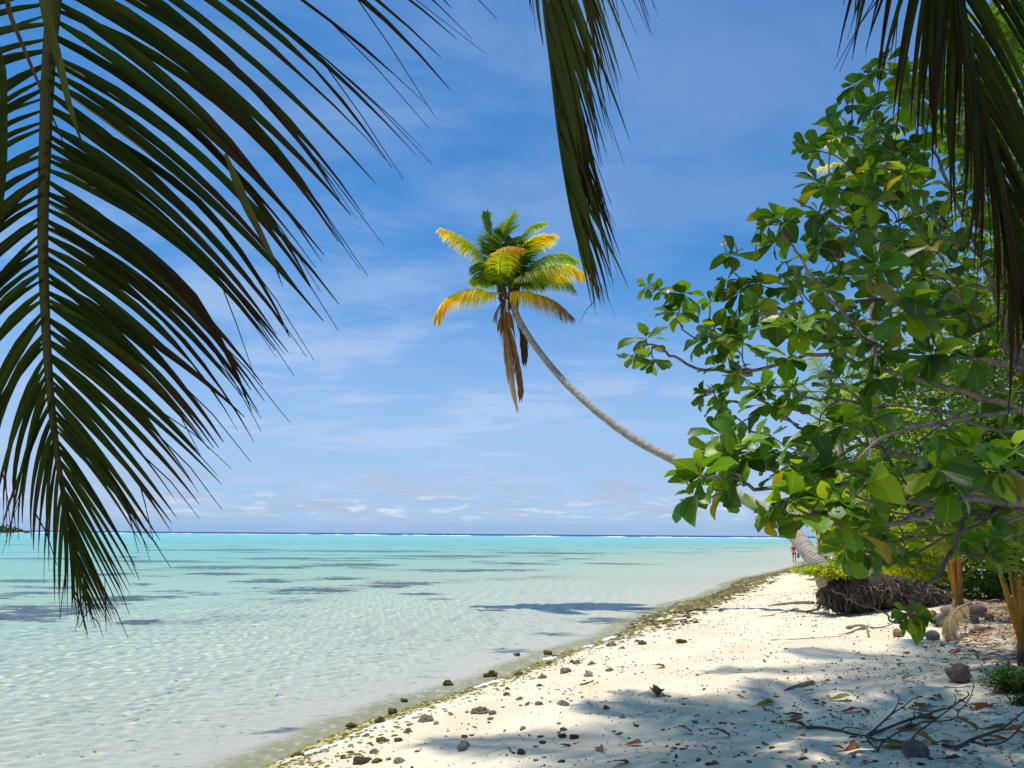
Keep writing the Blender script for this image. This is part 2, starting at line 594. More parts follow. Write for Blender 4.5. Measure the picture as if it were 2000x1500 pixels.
# ------------------------------------------------------------------ plant and litter materials
def leaf_mat(name, vein=True, trans=0.35, rough=0.42, streak=0.0, spec=0.45, tr_tint=(1.5, 1.55, 0.45)):
    m, t, out = new_mat(name)
    col = attr(t, 'tint')
    lc = t.new('ShaderNodeSeparateXYZ', inp={0: attr(t, 'leafco', 'Vector')})
    oi = t.new('ShaderNodeObjectInfo')
    tco = t.new('ShaderNodeTexCoord').outputs['Object']
    rnd = t.math('FRACT', t.math('ADD', oi.outputs['Random'], lc.outputs[2]))
    hs = t.new('ShaderNodeHueSaturation', inp={'Color': col})
    t.put(hs.inputs['Value'], t.math('ADD', 0.78, t.math('MULTIPLY', rnd, 0.44)))
    t.put(hs.inputs['Hue'], t.math('ADD', 0.488, t.math('MULTIPLY', t.math('FRACT', t.math('MULTIPLY', rnd, 7.3)), 0.022)))
    c = hs.outputs[0]
    ax = t.math('ABSOLUTE', lc.outputs[0])
    if vein:
        mid = t.ramp(ax, 0.075, 0.02)
        sv = t.math('SINE', t.math('MULTIPLY', t.math('SUBTRACT', lc.outputs[1], t.math('MULTIPLY', ax, 0.16)), 62.0))
        sv = t.math('MULTIPLY', t.ramp(sv, 0.80, 1.0), 0.2)
        vn = t.math('MAXIMUM', t.math('MULTIPLY', mid, 0.6), sv)
        c = t.mix(vn, c, t.mix(0.45, c, (0.42, 0.48, 0.16)))
        blot = t.noise(tco, 23.0, 4, 0.6)
        c = t.mix(t.math('MULTIPLY', t.ramp(blot, 0.56, 0.72), t.math('MULTIPLY', rnd, 0.55)), c, (0.16, 0.13, 0.02))
        bmpv = t.math('SUBTRACT', t.noise(tco, 30.0, 2), t.math('MULTIPLY', vn, 0.8))
    else:
        st = t.noise(t.new('ShaderNodeCombineXYZ', inp={0: t.math('MULTIPLY', lc.outputs[0], 2.5), 1: t.math('MULTIPLY', lc.outputs[1], 2.0), 2: t.math('MULTIPLY', rnd, 60.0)}), 2.2, 5, 0.65)
        c = t.mix(t.math('MULTIPLY', t.ramp(st, 0.54, 0.68), streak), c, (0.10, 0.055, 0.022))
        c = t.mix(t.math('MULTIPLY', t.ramp(st, 0.42, 0.30), 0.4), c, t.mix(0.5, c, (0.22, 0.24, 0.06)))
        bmpv = t.math('SINE', t.math('MULTIPLY', lc.outputs[0], 22.0))
    p = principled(t, c, rough, bmpv, 0.25, 0.004)
    p.inputs['Specular IOR Level'].default_value = spec
    tc_ = t.mix(1.0, c, tr_tint, 'MULTIPLY')
    tl = t.new('ShaderNodeBsdfTranslucent', inp={'Color': tc_})
    mx = t.new('ShaderNodeMixShader', inp={0: trans, 1: p.outputs[0], 2: tl.outputs[0]})
    t.put(out.inputs[0], mx.outputs[0])
    return m


def rough_mat(name, scale=12.0, amount=0.5, rough=0.9, bdist=0.02, bstr=0.6, stretch=(1, 1, 1), dark=(0.3, 0.28, 0.26), spec=0.2, light=None):
    m, t, out = new_mat(name)
    col = attr(t, 'tint')
    tco = t.mapping(t.new('ShaderNodeTexCoord').outputs['Object'], scale=stretch)
    n = t.noise(tco, scale, 6, 0.65)
    n2 = t.noise(tco, scale * 4.3, 4, 0.7)
    d = t.mix(1.0, col, dark, 'MULTIPLY')
    c = t.mix(t.math('MULTIPLY', t.ramp(n, 0.58, 0.36), amount), col, d)
    c = t.mix(t.math('MULTIPLY', t.ramp(n2, 0.52, 0.36), amount * 0.8), c, d)
    if light:
        c = t.mix(t.math('MULTIPLY', t.ramp(n2, 0.58, 0.70), 0.6), c, light)
    p = principled(t, c, rough, t.math('ADD', n, t.math('MULTIPLY', n2, 0.5)), bstr, bdist)
    p.inputs['Specular IOR Level'].default_value = spec
    t.put(out.inputs[0], p.outputs[0])
    return m


M_leaf = leaf_mat('broad_leaf', True, 0.34, 0.38, spec=0.34, tr_tint=(2.7, 2.3, 0.3))
M_dryleaf = leaf_mat('dry_leaf', True, 0.12, 0.7, spec=0.2, tr_tint=(1.2, 0.9, 0.5))
M_frond = leaf_mat('palm_leaflet', False, 0.20, 0.6, streak=0.7, spec=0.07)
M_palm = leaf_mat('far_palm_leaflet', False, 0.52, 0.5, streak=0.12, spec=0.25, tr_tint=(1.5, 1.45, 0.4))
M_bush = leaf_mat('shrub_leaf', False, 0.50, 0.55, streak=0.0, spec=0.25, tr_tint=(1.5, 1.4, 0.4))
M_bark = rough_mat('grey_bark', 9, 0.65, 0.9, 0.012, 0.6, (1, 1, 1))
M_wood = rough_mat('driftwood', 14, 0.6, 0.9, 0.012, 0.6)
M_rock = rough_mat('coral_rock', 22, 0.75, 0.95, 0.02, 0.9, dark=(0.28, 0.27, 0.24), light=(0.42, 0.40, 0.34))
M_husk = rough_mat('coconut_husk', 10, 0.55, 0.75, 0.008, 0.5, (1, 1, 0.35), spec=0.3)
M_root = rough_mat('root_fibre', 16, 0.7, 0.95, 0.03, 0.9)
M_plain = rough_mat('plain_matt', 8, 0.15, 0.8, 0.004, 0.2)

# palm trunk: ring scars
M_trunk, t, out = new_mat('palm_trunk')
lc = t.new('ShaderNodeSeparateXYZ', inp={0: attr(t, 'leafco', 'Vector')})
tco = t.new('ShaderNodeTexCoord').outputs['Object']
n1_ = t.noise(tco, 5.0, 5, 0.65)
n2_ = t.noise(tco, 26.0, 4, 0.7)
ring = t.math('SINE', t.math('ADD', t.math('MULTIPLY', lc.outputs[1], 620.0), t.math('MULTIPLY', n1_, 5.0)))
c = t.mix(t.ramp(n1_, 0.35, 0.65), (0.34, 0.275, 0.21), (0.53, 0.45, 0.355))
c = t.mix(t.math('MULTIPLY', t.ramp(ring, 0.55, 1.0), t.ramp(n2_, 0.35, 0.65, 0.05, 0.5)), c, (0.20, 0.16, 0.12))
c = t.mix(t.math('MULTIPLY', t.ramp(n2_, 0.46, 0.32), 0.75), c, (0.12, 0.10, 0.08))
c = t.mix(1.0, c, attr(t, 'tint'), 'MULTIPLY')
p = principled(t, c, 0.92, t.math('ADD', t.math('MULTIPLY', ring, -0.35), n2_), 0.6, 0.02)
t.put(out.inputs[0], p.outputs[0])

GREEN = (0.055, 0.125, 0.018)


# ------------------------------------------------------------------ leaves
def leaf_shape(mb, M, L, W, col, fold=0.25, curl=0.25, wave=0.05, segs=7, kind='obovate', rnd=None, edge=None, cup=0.0):
    """a leaf: base at the origin of M, along its +Y, blade facing its +Z"""
    rnd = random.random() if rnd is None else rnd
    verts = []; uv = []; cols = []
    ph = random.uniform(0, 6.3)
    for i in range(segs + 1):
        t = i / segs
        if kind == 'obovate':
            wd = W * min(1.0, (t ** 1.25) * ((1 - t) ** 0.42) * 2.05 + 0.03)
        elif kind == 'ovate':
            wd = W * (math.sin(math.pi * t ** 0.8) ** 0.9) + 0.02 * W
        else:
            wd = W * (1 - t) ** 0.6 * min(1, t * 6 + 0.15)
        a = curl * t
        y = L * (math.sin(a) / a if abs(a) > 1e-4 else 1.0) * t
        z = -L * t * (1 - math.cos(a)) / a if abs(a) > 1e-4 else 0.0
        for sx in (-1, 0, 1):
            zz = z + abs(sx) * wd * (fold + wave * math.sin(t * 13 + ph + sx * 1.3)) - cup * (1 - abs(sx)) * 0
            verts.append(M @ Vector((sx * wd, y, zz)))
            uv.append((float(sx), t, rnd))
            cc = col
            if edge is not None and (sx != 0 and t > edge[1] or t > edge[1] + 0.25):
                cc = lerp3(col, edge[0], 0.8)
            cols.append(cc)
    faces = []
    for i in range(segs):
        for k in range(2):
            a = i * 3 + k
            faces.append((a, a + 1, a + 4, a + 3))
    mb.add(verts, faces, cols, uv)


def frame(d, nrm):
    """matrix with Y along d and Z near nrm"""
    y = d.normalized()
    z = (nrm - y * nrm.dot(y))
    if z.length < 1e-4:
        z = Vector((1, 0, 0)) - y * y.x
    z.normalize()
    x = y.cross(z)
    return Matrix((x, y, z)).transposed().to_4x4()


def strip(mb, pts, wid, nrm, cols, fold=0.3, rnd=None):
    """a folded ribbon (palm leaflet) along pts"""
    rnd = random.random() if rnd is None else rnd
    n = len(pts)
    verts = []; uv = []; cc = []
    for i, p in enumerate(pts):
        t = (pts[min(i + 1, n - 1)] - pts[max(i - 1, 0)]).normalized()
        nn = nrm[i] if isinstance(nrm, list) else nrm
        s = t.cross(nn)
        if s.length < 1e-4:
            s = t.cross(Vector((0.3, 0.2, 1)))
        s.normalize()
        up = s.cross(t)
        h = wid[i] * 0.5
        c = cols[i] if hasattr(cols[0], '__len__') else cols
        for k in (-1, 0, 1):
            verts.append(p + s * (k * h) + up * (abs(k) * h * fold))
            uv.append((float(k), i / (n - 1), rnd)); cc.append(c)
    faces = []
    for i in range(n - 1):
        for k in range(2):
            a = i * 3 + k
            faces.append((a, a + 1, a + 4, a + 3))
    mb.add(verts, faces, cc, uv)


# ------------------------------------------------------------------ the three near fronds hanging from overhead
def interp(tab, y):
    if y <= tab[0][0]:
        return tab[0][1:]
    for a, b in zip(tab, tab[1:]):
        if y <= b[0]:
            k = (y - a[0]) / (b[0] - a[0])
            return tuple(p + (q_ - p) * k for p, q_ in zip(a[1:], b[1:]))
    return tab[-1][1:]


DK_GREEN = (0.016, 0.033, 0.004)
OLIVE = (0.10, 0.105, 0.035)
BROWN = (0.026, 0.014, 0.006)


def leaflet_obj(parent, pts, wmax, nrm, brown_at, col, name='leaflet', tipw=0.06, fold=0.35):
    mb = MB()
    n = len(pts)
    wid = []; cols = []
    ragged = random.random() < 0.4
    for i in range(n):
        t = i / (n - 1)
        w_ = wmax * min(1.0, 0.28 + t * 4.5) * max(tipw, (1 - t ** 1.6) ** 0.85)
        if ragged and t > brown_at:
            w_ *= random.uniform(0.35, 0.9)
        wid.append(w_)
        k = sstep(brown_at - 0.08, brown_at + 0.1, t)
        cols.append(lerp3(col, BROWN, float(k)))
    strip(mb, pts, wid, nrm, cols, fold)
    if random.random() < 0.35:                      # torn threads at the tip
        e = pts[-1]; d = (pts[-1] - pts[-3])
        q_ = pts[int(n * 0.72)]
        off = Vector((random.uniform(-.05, .05), random.uniform(-.03, .03), 0))
        strip(mb, [q_, q_ + d * 0.8 + off, q_ + d * 1.7 + off * 2 + Vector((0, 0, -0.03))], [0.005, 0.004, 0.002], nrm, BROWN, 0.1)
    return mb.obj(name, M_frond, parent)


def near_frond(label, group, rachis_px, r0, r1, depth_fn, sides, col, width, wref=1.0, nseg=10, wtab=None):
    path = smooth_path([P(x, y, depth_fn(y)) for x, y in rachis_px], 5)
    root = thing('palm_frond', label, 'palm frond', path[0], group)
    mb = MB()
    n = len(path)
    rel = [p - path[0] for p in path]
    mb.tube(rel, [r0 + (r1 - r0) * (i / (n - 1)) for i in range(n)], 7, [lerp3((0.075, 0.08, 0.016), (0.03, 0.03, 0.015), i / (n - 1)) for i in range(n)])
    mb.obj('rachis', M_plain, root)

    def at(y):
        for (xa, ya), (xb, yb) in zip(rachis_px, rachis_px[1:]):
            if ya <= y <= yb:
                return xa + (xb - xa) * (y - ya) / (yb - ya)
        return rachis_px[-1][0] if y > rachis_px[-1][1] else rachis_px[0][0]

    for sd_ in sides:
        ys = sd_['ys']
        for y in ys:
            xb = at(y)
            tx, ty = interp(sd_['tab'], y)
            jx, jy = sd_.get('jit', (20, 20))
            jk = min(1.0, max(0.3, (1150 - y) / 500))
            tx += random.gauss(0, jx * jk); ty += random.gauss(0, jy * jk)
            d = depth_fn(y) + random.uniform(-0.02, 0.02)
            dt = d + sd_.get('dz', 0.0) + random.uniform(-0.14, 0.14)
            dx, dy = tx - xb, ty - y
            a = sd_['arch'] * random.uniform(0.6, 1.4) * min(1.0, max(0.08, (1050 - y) / 600))
            # control point lifted off the chord, upwards
            px_c = xb + dx * 0.5 + (dy * a if dx > 0 else -dy * a)
            py_c = y + dy * 0.5 - abs(dx) * a
            A = P(xb, y, d) - path[0]; B = P(px_c, py_c, (d + dt) / 2 + sd_.get('bow', 0)) - path[0]; C_ = P(tx, ty, dt) - path[0]
            pts = bez(A, B, C_, nseg)
            if random.random() < 0.25 and y < 800:   # a kink in an old leaflet
                k = random.randint(nseg // 2, nseg - 2)
                off = Vector((random.uniform(-.03, .03), 0, random.uniform(-.03, .01)))
                for i in range(k, nseg + 1):
                    pts[i] = pts[i] + off * (i - k + 1) * 0.5
            L = (C_ - A).length
            wm_ = width * random.uniform(0.8, 1.15) * (interp(wtab, y)[0] if wtab else min(1, 0.10 + (L / wref) ** 1.3))
            nr = (Vector((random.uniform(-.35, .35) + sd_.get('nx', 0), -1, random.uniform(-.1, .5)))).normalized()
            leaflet_obj(root, pts, wm_, nr, sd_.get('brown', 0.62) + random.gauss(0, 0.16), jit(col, 0.25), fold=random.uniform(0.2, 0.55))
    return root


FG = 'coconut fronds hanging from overhead'
rach1 = [(150, -420), (132, -300), (118, -150), (106, 0), (95, 130), (88, 300), (84, 450), (88, 600), (96, 740), (107, 850), (118, 930), (133, 1010), (152, 1090), (172, 1165)]
tabR = [(-420, 950, 10), (-340, 905, 60), (-270, 835, 200), (-180, 755, 310), (-80, 690, 420), (42, 620, 515), (180, 577, 635), (320, 535, 720), (450, 480, 815), (600, 407, 890), (700, 370, 985), (780, 310, 1060), (860, 275, 1100), (930, 250, 1165), (1000, 228, 1205), (1080, 215, 1215), (1160, 205, 1225)]
tabL = [(-420, -700, 0), (-300, -560, 150), (42, -360, 420), (320, -220, 760), (600, -70, 960), (700, 0, 1050), (760, 18, 1060), (820, 58, 1040), (860, 85, 1090), (900, 92, 1150), (950, 118, 1190), (1080, 165, 1215), (1160, 185, 1222)]


def spaced(a, b, s0, s1):
    out = []; y = a
    while y < b:
        out.append(y + random.uniform(-7, 7))
        y += s0 + (s1 - s0) * (y - a) / (b - a)
    return out


f1 = near_frond('big dark green palm frond hanging down the left side in front of the lagoon', FG, rach1, 0.030, 0.003,
                lambda y: 2.6 + 0.0001 * (y + 300),
                [dict(ys=spaced(-400, 1160, 25, 11), tab=tabR, arch=0.13, dz=0.05, brown=0.66),
                 dict(ys=spaced(-300, 1160, 27, 12), tab=tabL, arch=0.26, dz=0.05, brown=0.72)],
                DK_GREEN, 0.045, wtab=[(-400, 1.0), (450, .95), (650, .72), (800, .52), (900, .40), (1000, .28), (1160, .16)])
# two stray leaflets crossing the rib
for pxs, wd_, c_ in ([[(8, -60), (18, 20), (45, 90), (95, 210), (138, 312)], 0.016, (0.10, 0.07, 0.03)], [[(80, -80), (92, 30), (117, 125), (143, 230), (188, 352)], 0.034, (0.07, 0.085, 0.02)],
                     [[(440, 300), (478, 395), (500, 440), (530, 500), (552, 560)], 0.030, (0.06, 0.07, 0.02)], [[(-6, 80), (2, 200), (5, 340), (-4, 470)], 0.05, DK_GREEN]):
    leaflet_obj(f1, smooth_path([P(x, y, 2.45) - f1.location for x, y in pxs], 4), wd_, Vector((0.2, -1, 0.2)), 0.8, c_)

rach2 = [(1085, -460), (1070, -300), (1062, -150), (1064, 0), (1078, 130), (1092, 260), (1108, 370), (1126, 460), (1150, 540)]
tab2 = [(-440, 1285, 10), (-380, 1272, 42), (-330, 1258, 50), (-290, 1226, 58), (-250, 1214, 160), (-200, 1211, 165), (-140, 1190, 245), (-60, 1190, 300), (0, 1166, 330), (60, 1174, 370), (120, 1184, 420), (200, 1192, 470), (280, 1202, 535), (350, 1196, 575), (430, 1180, 598), (530, 1172, 600)]
near_frond('olive green folded palm frond hanging in a narrow bundle at the top centre', FG, rach2, 0.022, 0.003, lambda y: 4.0,
           [dict(ys=spaced(-420, 525, 17, 15), tab=tab2, arch=0.05, dz=0.05, brown=0.78, jit=(9, 12), nx=0.5),
            dict(ys=spaced(-300, 480, 24, 22), tab=[(a, b - 26, c_ - 14) for a, b, c_ in tab2], arch=0.03, dz=-0.08, brown=0.85, jit=(9, 16), nx=-0.5),
            dict(ys=[-330, -300, -260, -240], tab=[(-340, 1036, 24), (-300, 1040, 30), (-260, 1060, 80), (-240, 1068, 95)], arch=0.12, brown=0.6, jit=(4, 4))],
           (0.060, 0.080, 0.018), 0.034, 0.75)

rach3 = [(1800, -480), (1830, -300), (1852, -150), (1872, 0), (1902, 150), (1934, 300), (1965, 450), (1996, 600), (2030, 740), (2060, 850), (2090, 960)]
tab3L = [(-460, 1640, 20), (-380, 1656, 95), (-330, 1690, 120), (-280, 1724, 90), (-230, 1728, 225), (-180, 1770, 255), (-130, 1806, 262), (-60, 1844, 296), (0, 1868, 420), (60, 1890, 500), (130, 1935, 560), (210, 1958, 630), (300, 1985, 700), (420, 2020, 800), (600, 2080, 960), (900, 2150, 1150)]
tab3R = [(-460, 2150, 60), (-300, 2120, 170), (-150, 2090, 260), (0, 2070, 400), (150, 2070, 540), (300, 2085, 680), (450, 2100, 800), (700, 2130, 1020), (900, 2160, 1150)]
near_frond('dark drooping palm frond at the upper right in front of the broad leaves', FG, rach3, 0.028, 0.004, lambda y: 2.9 + 0.0002 * y,
           [dict(ys=spaced(-450, 880, 19, 17), tab=tab3L, arch=0.07, dz=0.0, brown=0.72, jit=(12, 18)),
            dict(ys=spaced(-440, 880, 24, 20), tab=tab3R, arch=0.08, dz=0.05, brown=0.72, jit=(10, 16)),
            dict(ys=spaced(-200, 700, 26, 26), tab=[(a, b + 45, c_ + 20) for a, b, c_ in tab3L], arch=0.04, dz=-0.1, brown=0.6, jit=(10, 16))],
           (0.018, 0.032, 0.006), 0.034, 0.6)


# ------------------------------------------------------------------ palms farther off
def palm_frond_part(parent, name, pts, col0, col1, nleaf=46, llen=0.62, lw=0.035, droop=0.55, origin=None, spread=0.9, brownt=None, r0=0.03, side_up=None, onesided=None, liftv=0.1):
    """rachis (part) and its leaflets (sub-part); pts are world points"""
    path = smooth_path(pts, 6)
    o = origin
    n = len(path)
    mb = MB()
    mb.tube([p - o for p in path], [r0 * (1 - 0.85 * i / (n - 1)) for i in range(n)], 5, [lerp3(lerp3(col0, (0.35, 0.28, 0.05), 0.5), col1, i / (n - 1)) for i in range(n)])
    fr_ = mb.obj(name, M_plain, parent)
    lm = MB()
    upv = side_up or Vector((0, 0, 1))
    for k in range(nleaf):
        t = 0.10 + 0.90 * k / (nleaf - 1)
        f = t * (n - 1); i = min(int(f), n - 2); a = f - i
        p = path[i].lerp(path[i + 1], a)
        tg = (path[i + 1] - path[i]).normalized()
        sdv = tg.cross(upv)
        if sdv.length < 0.15:
            sdv = tg.cross(Vector((0, -1, 0.2)))
        sdv.normalize()
        upn = sdv.cross(tg)
        L = llen * (0.35 + 0.65 * math.sin(math.pi * min(1, 0.12 + t * 0.95)) ** 0.7) * random.uniform(0.85, 1.12)
        cc = lerp3(col0, col1, float(sstep(0.25, 1.0, t)))
        for sgn in (-1, 1):
            if onesided and sgn != onesided and random.random() < 0.6:
                continue
            d = (sdv * sgn * spread + tg * (0.55 + 0.5 * t) + upn * (liftv + random.uniform(-0.12, 0.12))).normalized()
            q_ = p.copy(); pl_ = [q_ - o]
            for sgm in range(3):
                d = (d + Vector((0, 0, -1)) * droop * (0.25 + 0.35 * sgm) * random.uniform(0.7, 1.3)).normalized()
                q_ = q_ + d * (L / 3)
                pl_.append(q_ - o)
            c2 = jit(cc, 0.18)
            ct = lerp3(c2, brownt, 0.8) if brownt and random.random() < 0.15 + 0.7 * t * t else lerp3(c2, col1, 0.5)
            strip(lm, pl_, [lw * 0.6, lw, lw * 0.7, lw * 0.12], upn, [c2, c2, lerp3(c2, ct, 0.5), ct], 0.3)
    lf = lm.obj('leaflets', M_palm, fr_)
    tag(lf, kind='stuff')
    return fr_


YEL = (0.86, 0.72, 0.04); YGR = (0.44, 0.54, 0.02); PGR = (0.17, 0.31, 0.018); DGR = (0.06, 0.14, 0.014); ORA = (0.62, 0.34, 0.04); PINK = (0.42, 0.22, 0.16)

# --- the palm that leans out over the lagoon
TR = [(1648, 1166, 17.5), (1618, 1146, 17.4), (1604, 1112, 17.6), (1582, 1082, 18.0), (1548, 1040, 18.8), (1502, 1003, 19.7), (1432, 962, 20.9), (1335, 908, 22.2), (1240, 858, 23.4), (1165, 803, 24.5), (1100, 743, 25.6), (1052, 685, 26.6), (1022, 640, 27.3), (1008, 612, 27.7), (997, 575, 28.0)]
trunk_pts = [P(*a) for a in TR]
base = trunk_pts[1]
palm = thing('coconut_palm', 'tall coconut palm leaning out over the lagoon on a long bare curved grey trunk', 'palm tree', base)
tp = smooth_path([p - base for p in trunk_pts], 14)
n = len(tp)
rad = []
for i in range(n):
    t_ = i / (n - 1)
    rad.append((0.222 - 0.108 * float(sstep(0.0, 0.75, t_)) + 0.02 * float(sstep(0.9, 1.0, t_))) * (1 + 0.012 * math.sin(i * 2.4)))
mb = MB(); mb.tube(tp, rad, 16, (1, 1, 1), True, 0.015)
mb.obj('trunk', M_trunk, palm)
cp = P(993, 566, 28.0)


def cw(x, y, dd=0.0):
    """crown coordinates read off the enlarged crown (3.333 x)"""
    return P(800 + x / 3.3333, 380 + y / 3.3333, 28.0 + dd)


FR = [  # pts, inner colour, outer colour, leaflets, length, droop, tip brown, up vector
    ([(620, 640, 0), (520, 640, -.3), (400, 622, -.5), (280, 660, -.6), (205, 740, -.6), (180, 815, -.6)], YEL, YEL, 60, 0.66, 1.25, ORA),
    ([(610, 610, 0), (540, 520, .2), (460, 400, .3), (370, 310, .3), (280, 255, .2), (205, 225, 0)], PGR, YEL, 50, 0.55, 0.85, ORA),
    ([(620, 600, 0), (590, 470, .5), (545, 320, .9), (510, 200, 1.0), (495, 120, 1.0)], DGR, PGR, 46, 0.42, 0.25, None),
    ([(630, 600, 0), (600, 480, -.1), (592, 350, 0), (620, 220, .3), (670, 125, .6)], DGR, YGR, 56, 0.72, 0.30, None),
    ([(640, 600, 0), (650, 470, .6), (690, 330, 1.0), (770, 230, 1.3), (875, 185, 1.4)], PGR, YGR, 50, 0.60, 0.5, None),
    ([(645, 600, 0), (690, 480, .2), (750, 370, .2), (840, 290, .0), (935, 262, -.2)], YGR, YEL, 52, 0.62, 0.6, None),
    ([(650, 610, 0), (740, 500, .6), (860, 425, .9), (980, 395, 1.0), (1090, 430, 1.0)], PGR, YGR, 50, 0.66, 0.65, None),
    ([(650, 620, 0), (740, 545, -.2), (880, 490, -.4), (1030, 470, -.5), (1145, 530, -.5)], YGR, YEL, 56, 0.72, 0.9, ORA),
    ([(640, 640, 0), (720, 635, -.4), (820, 650, -.7), (930, 690, -.9), (1055, 795, -.9)], YEL, PINK, 60, 0.80, 1.2, PINK),
    ([(615, 600, 0), (590, 500, -.8), (600, 400, -1.4), (655, 345, -1.9), (735, 350, -2.3)], YGR, ORA, 44, 0.52, 0.8, ORA),
    ([(615, 600, 0), (560, 480, .3), (520, 380, .5), (478, 320, .6)], DGR, PGR, 44, 0.62, 0.35, None),
    ([(620, 610, 0), (560, 540, -.3), (500, 480, -.5), (455, 450, -.6)], PGR, PGR, 40, 0.60, 0.6, None),
    ([(640, 610, 0), (700, 560, -.5), (780, 545, -.9), (870, 575, -1.1)], DGR, PGR, 42, 0.55, 0.7, None),
    ([(650, 620, 0), (760, 560, .4), (900, 530, .6), (1010, 560, .6), (1075, 620, .5)], PGR, YGR, 46, 0.6, 0.9, None),
    ([(610, 610, 0), (540, 560, .3), (470, 540, .5), (400, 560, .6)], PGR, YGR, 40, 0.5, 0.9, None),
    ([(632, 600, 0), (650, 460, -.2), (640, 340, -.1), (600, 250, .2)], DGR, DGR, 46, 0.7, 0.3, None),
    ([(640, 600, 0), (700, 430, .8), (760, 340, 1.4), (800, 300, 1.8)], DGR, PGR, 44, 0.62, 0.4, None),
]
for pts, c0, c1, nl, ll, dr, bt in FR:
    palm_frond_part(palm, 'frond', [cw(*p_) for p_ in pts], c0, c1, int(nl * 2.3), ll * 1.45, 0.055, dr, base, brownt=bt, r0=0.035)
# dead fronds hanging as a skirt under the crown
DB = (0.38, 0.17, 0.06); DB2 = (0.15, 0.085, 0.055); PALE = (0.62, 0.46, 0.33)
for pts, c0, c1, nl in ([[(625, 700, -.3), (620, 830, -.45), (640, 1000, -.5), (665, 1200, -.5), (700, 1390, -.5)], DB, PALE, 70],
                        [[(640, 700, -.3), (650, 850, -.6), (690, 1050, -.6), (720, 1200, -.6), (722, 1320, -.6)], DB, DB, 70],
                        [[(680, 760, -.1), (725, 850, -.1), (745, 960, -.1), (748, 1090, -.1)], DB2, DB2, 44],
                        [[(610, 690, -.1), (575, 740, -.2), (555, 800, -.2)], DB2, PALE, 14],
                        [[(615, 700, -.1), (600, 780, -.2), (590, 860, -.2)], DB2, DB, 20]):
    palm_frond_part(palm, 'dead_frond', [cw(*p_) for p_ in pts], c0, c1, int(nl * 1.5), 0.62, 0.04, 1.3, base, spread=0.55, r0=0.03, liftv=0.0)
# brown fibre and petiole stubs under the crown
mb = MB()
for k in range(46):
    a = random.uniform(0, 6.3)
    x = 645 + 45 * math.cos(a); dd = 0.22 * math.sin(a)
    y0 = random.uniform(640, 760)
    mb.tube([cw(x, y0, dd) - base, cw(x + 12 * math.cos(a) + random.uniform(-8, 8), y0 - 45, dd * 1.3) - base, cw(x + 30 * math.cos(a), y0 - random.uniform(70, 110), dd * 1.8) - base], [0.05, 0.04, 0.015], 4, jit((0.20, 0.14, 0.08), .35))
for k in range(60):
    a = random.uniform(0, 6.3); x = 650 + 52 * math.cos(a); y0 = random.uniform(660, 800)
    mb.tube([cw(x, y0, .25 * math.sin(a)) - base, cw(x + random.uniform(-14, 14), y0 + random.uniform(40, 110), .3 * math.sin(a)) - base], [0.012, 0.004], 3, jit((0.16, 0.10, 0.06), .4))
tag(mb.obj('crown_fibre', M_root, palm), kind='stuff')
# the swollen root mass lying along the sand
rm_px = [(1608, 1172, 17.3, .20), (1622, 1166, 17.3, .40), (1652, 1160, 17.3, .50), (1690, 1158, 17.4, .46), (1730, 1158, 17.6, .42), (1775, 1160, 17.8, .36), (1815, 1164, 18.1, .22), (1850, 1168, 18.3, .08)]
rp = smooth_path([P(a, b, c_) for a, b, c_, r_ in rm_px], 6)
mb = MB(); n = len(rp)
rr = [.9 * x_ for x_ in [rm_px[min(i // 6, 7)][3] + (rm_px[min(i // 6 + 1, 7)][3] - rm_px[min(i // 6, 7)][3]) * (i % 6) / 6 for i in range(n)]]
mb.tube([p - base for p in rp], [rr[i] * random.uniform(.9, 1.08) for i in range(n)], 14, (0.10, 0.07, 0.05), True, 0.12)
mb.obj('root_mass', M_root, palm)
mb = MB()
for k in range(1900):
    f = random.uniform(0, n - 1.01); i = int(f)
    c_ = rp[i].lerp(rp[i + 1], f - i); a = random.uniform(-0.5, 3.6) + math.pi
    d = Vector((random.uniform(-.3, .3), math.cos(a), -math.sin(a) * 0.9)).normalized()
    r_ = rr[i] * 0.95
    p0 = c_ + d * r_
    p1 = p0 + (d * 0.08 + Vector((random.uniform(-.08, .08), random.uniform(-.05, .05), random.uniform(-.14, .03))))
    p2 = p1 + Vector((random.uniform(-.06, .06), random.uniform(-.05, .05), random.uniform(-.16, -.02)))
    mb.tube([p0 - base, p1 - base, p2 - base], [0.016, 0.012, 0.005], 3, jit(random.choice([(0.16, 0.11, 0.07), (0.40, 0.32, 0.24), (0.08, 0.06, 0.045), (0.26, 0.18, 0.12)]), .3), False)
tag(mb.obj('root_fibres', M_root, palm), kind='stuff')


# ------------------------------------------------------------------ the broad-leaved beach tree on the right
TROOT = P(2260, 1240, 5.4); TROOT.z = gz(TROOT.x, TROOT.y) - 0.05
tree = thing('beach_tree', 'broad leaved beach tree with glossy green leaves reaching over the sand from the right', 'tree', TROOT)
nodes = []          # [pos, parent index, path length]
branches = []       # lists of points with radii


def add_path(pts, r0, r1, parent=None):
    n = len(pts)
    prev = parent
    start = nodes[parent][2] if parent is not None else 0.0
    for i, p in enumerate(pts):
        if i == 0 and parent is not None:
            continue
        L = start if prev is None else nodes[prev][2] + (p - nodes[prev][0]).length
        nodes.append((p, prev, L))
        prev = len(nodes) - 1
    wob = [p + Vector((random.gauss(0, 1), random.gauss(0, 1), random.gauss(0, 1))) * 0.008 * (1 if 0 < i < n - 1 else 0) for i, p in enumerate(pts)]
    branches.append((wob, [r0 + (r1 - r0) * (i / (n - 1)) ** 0.8 for i in range(n)]))


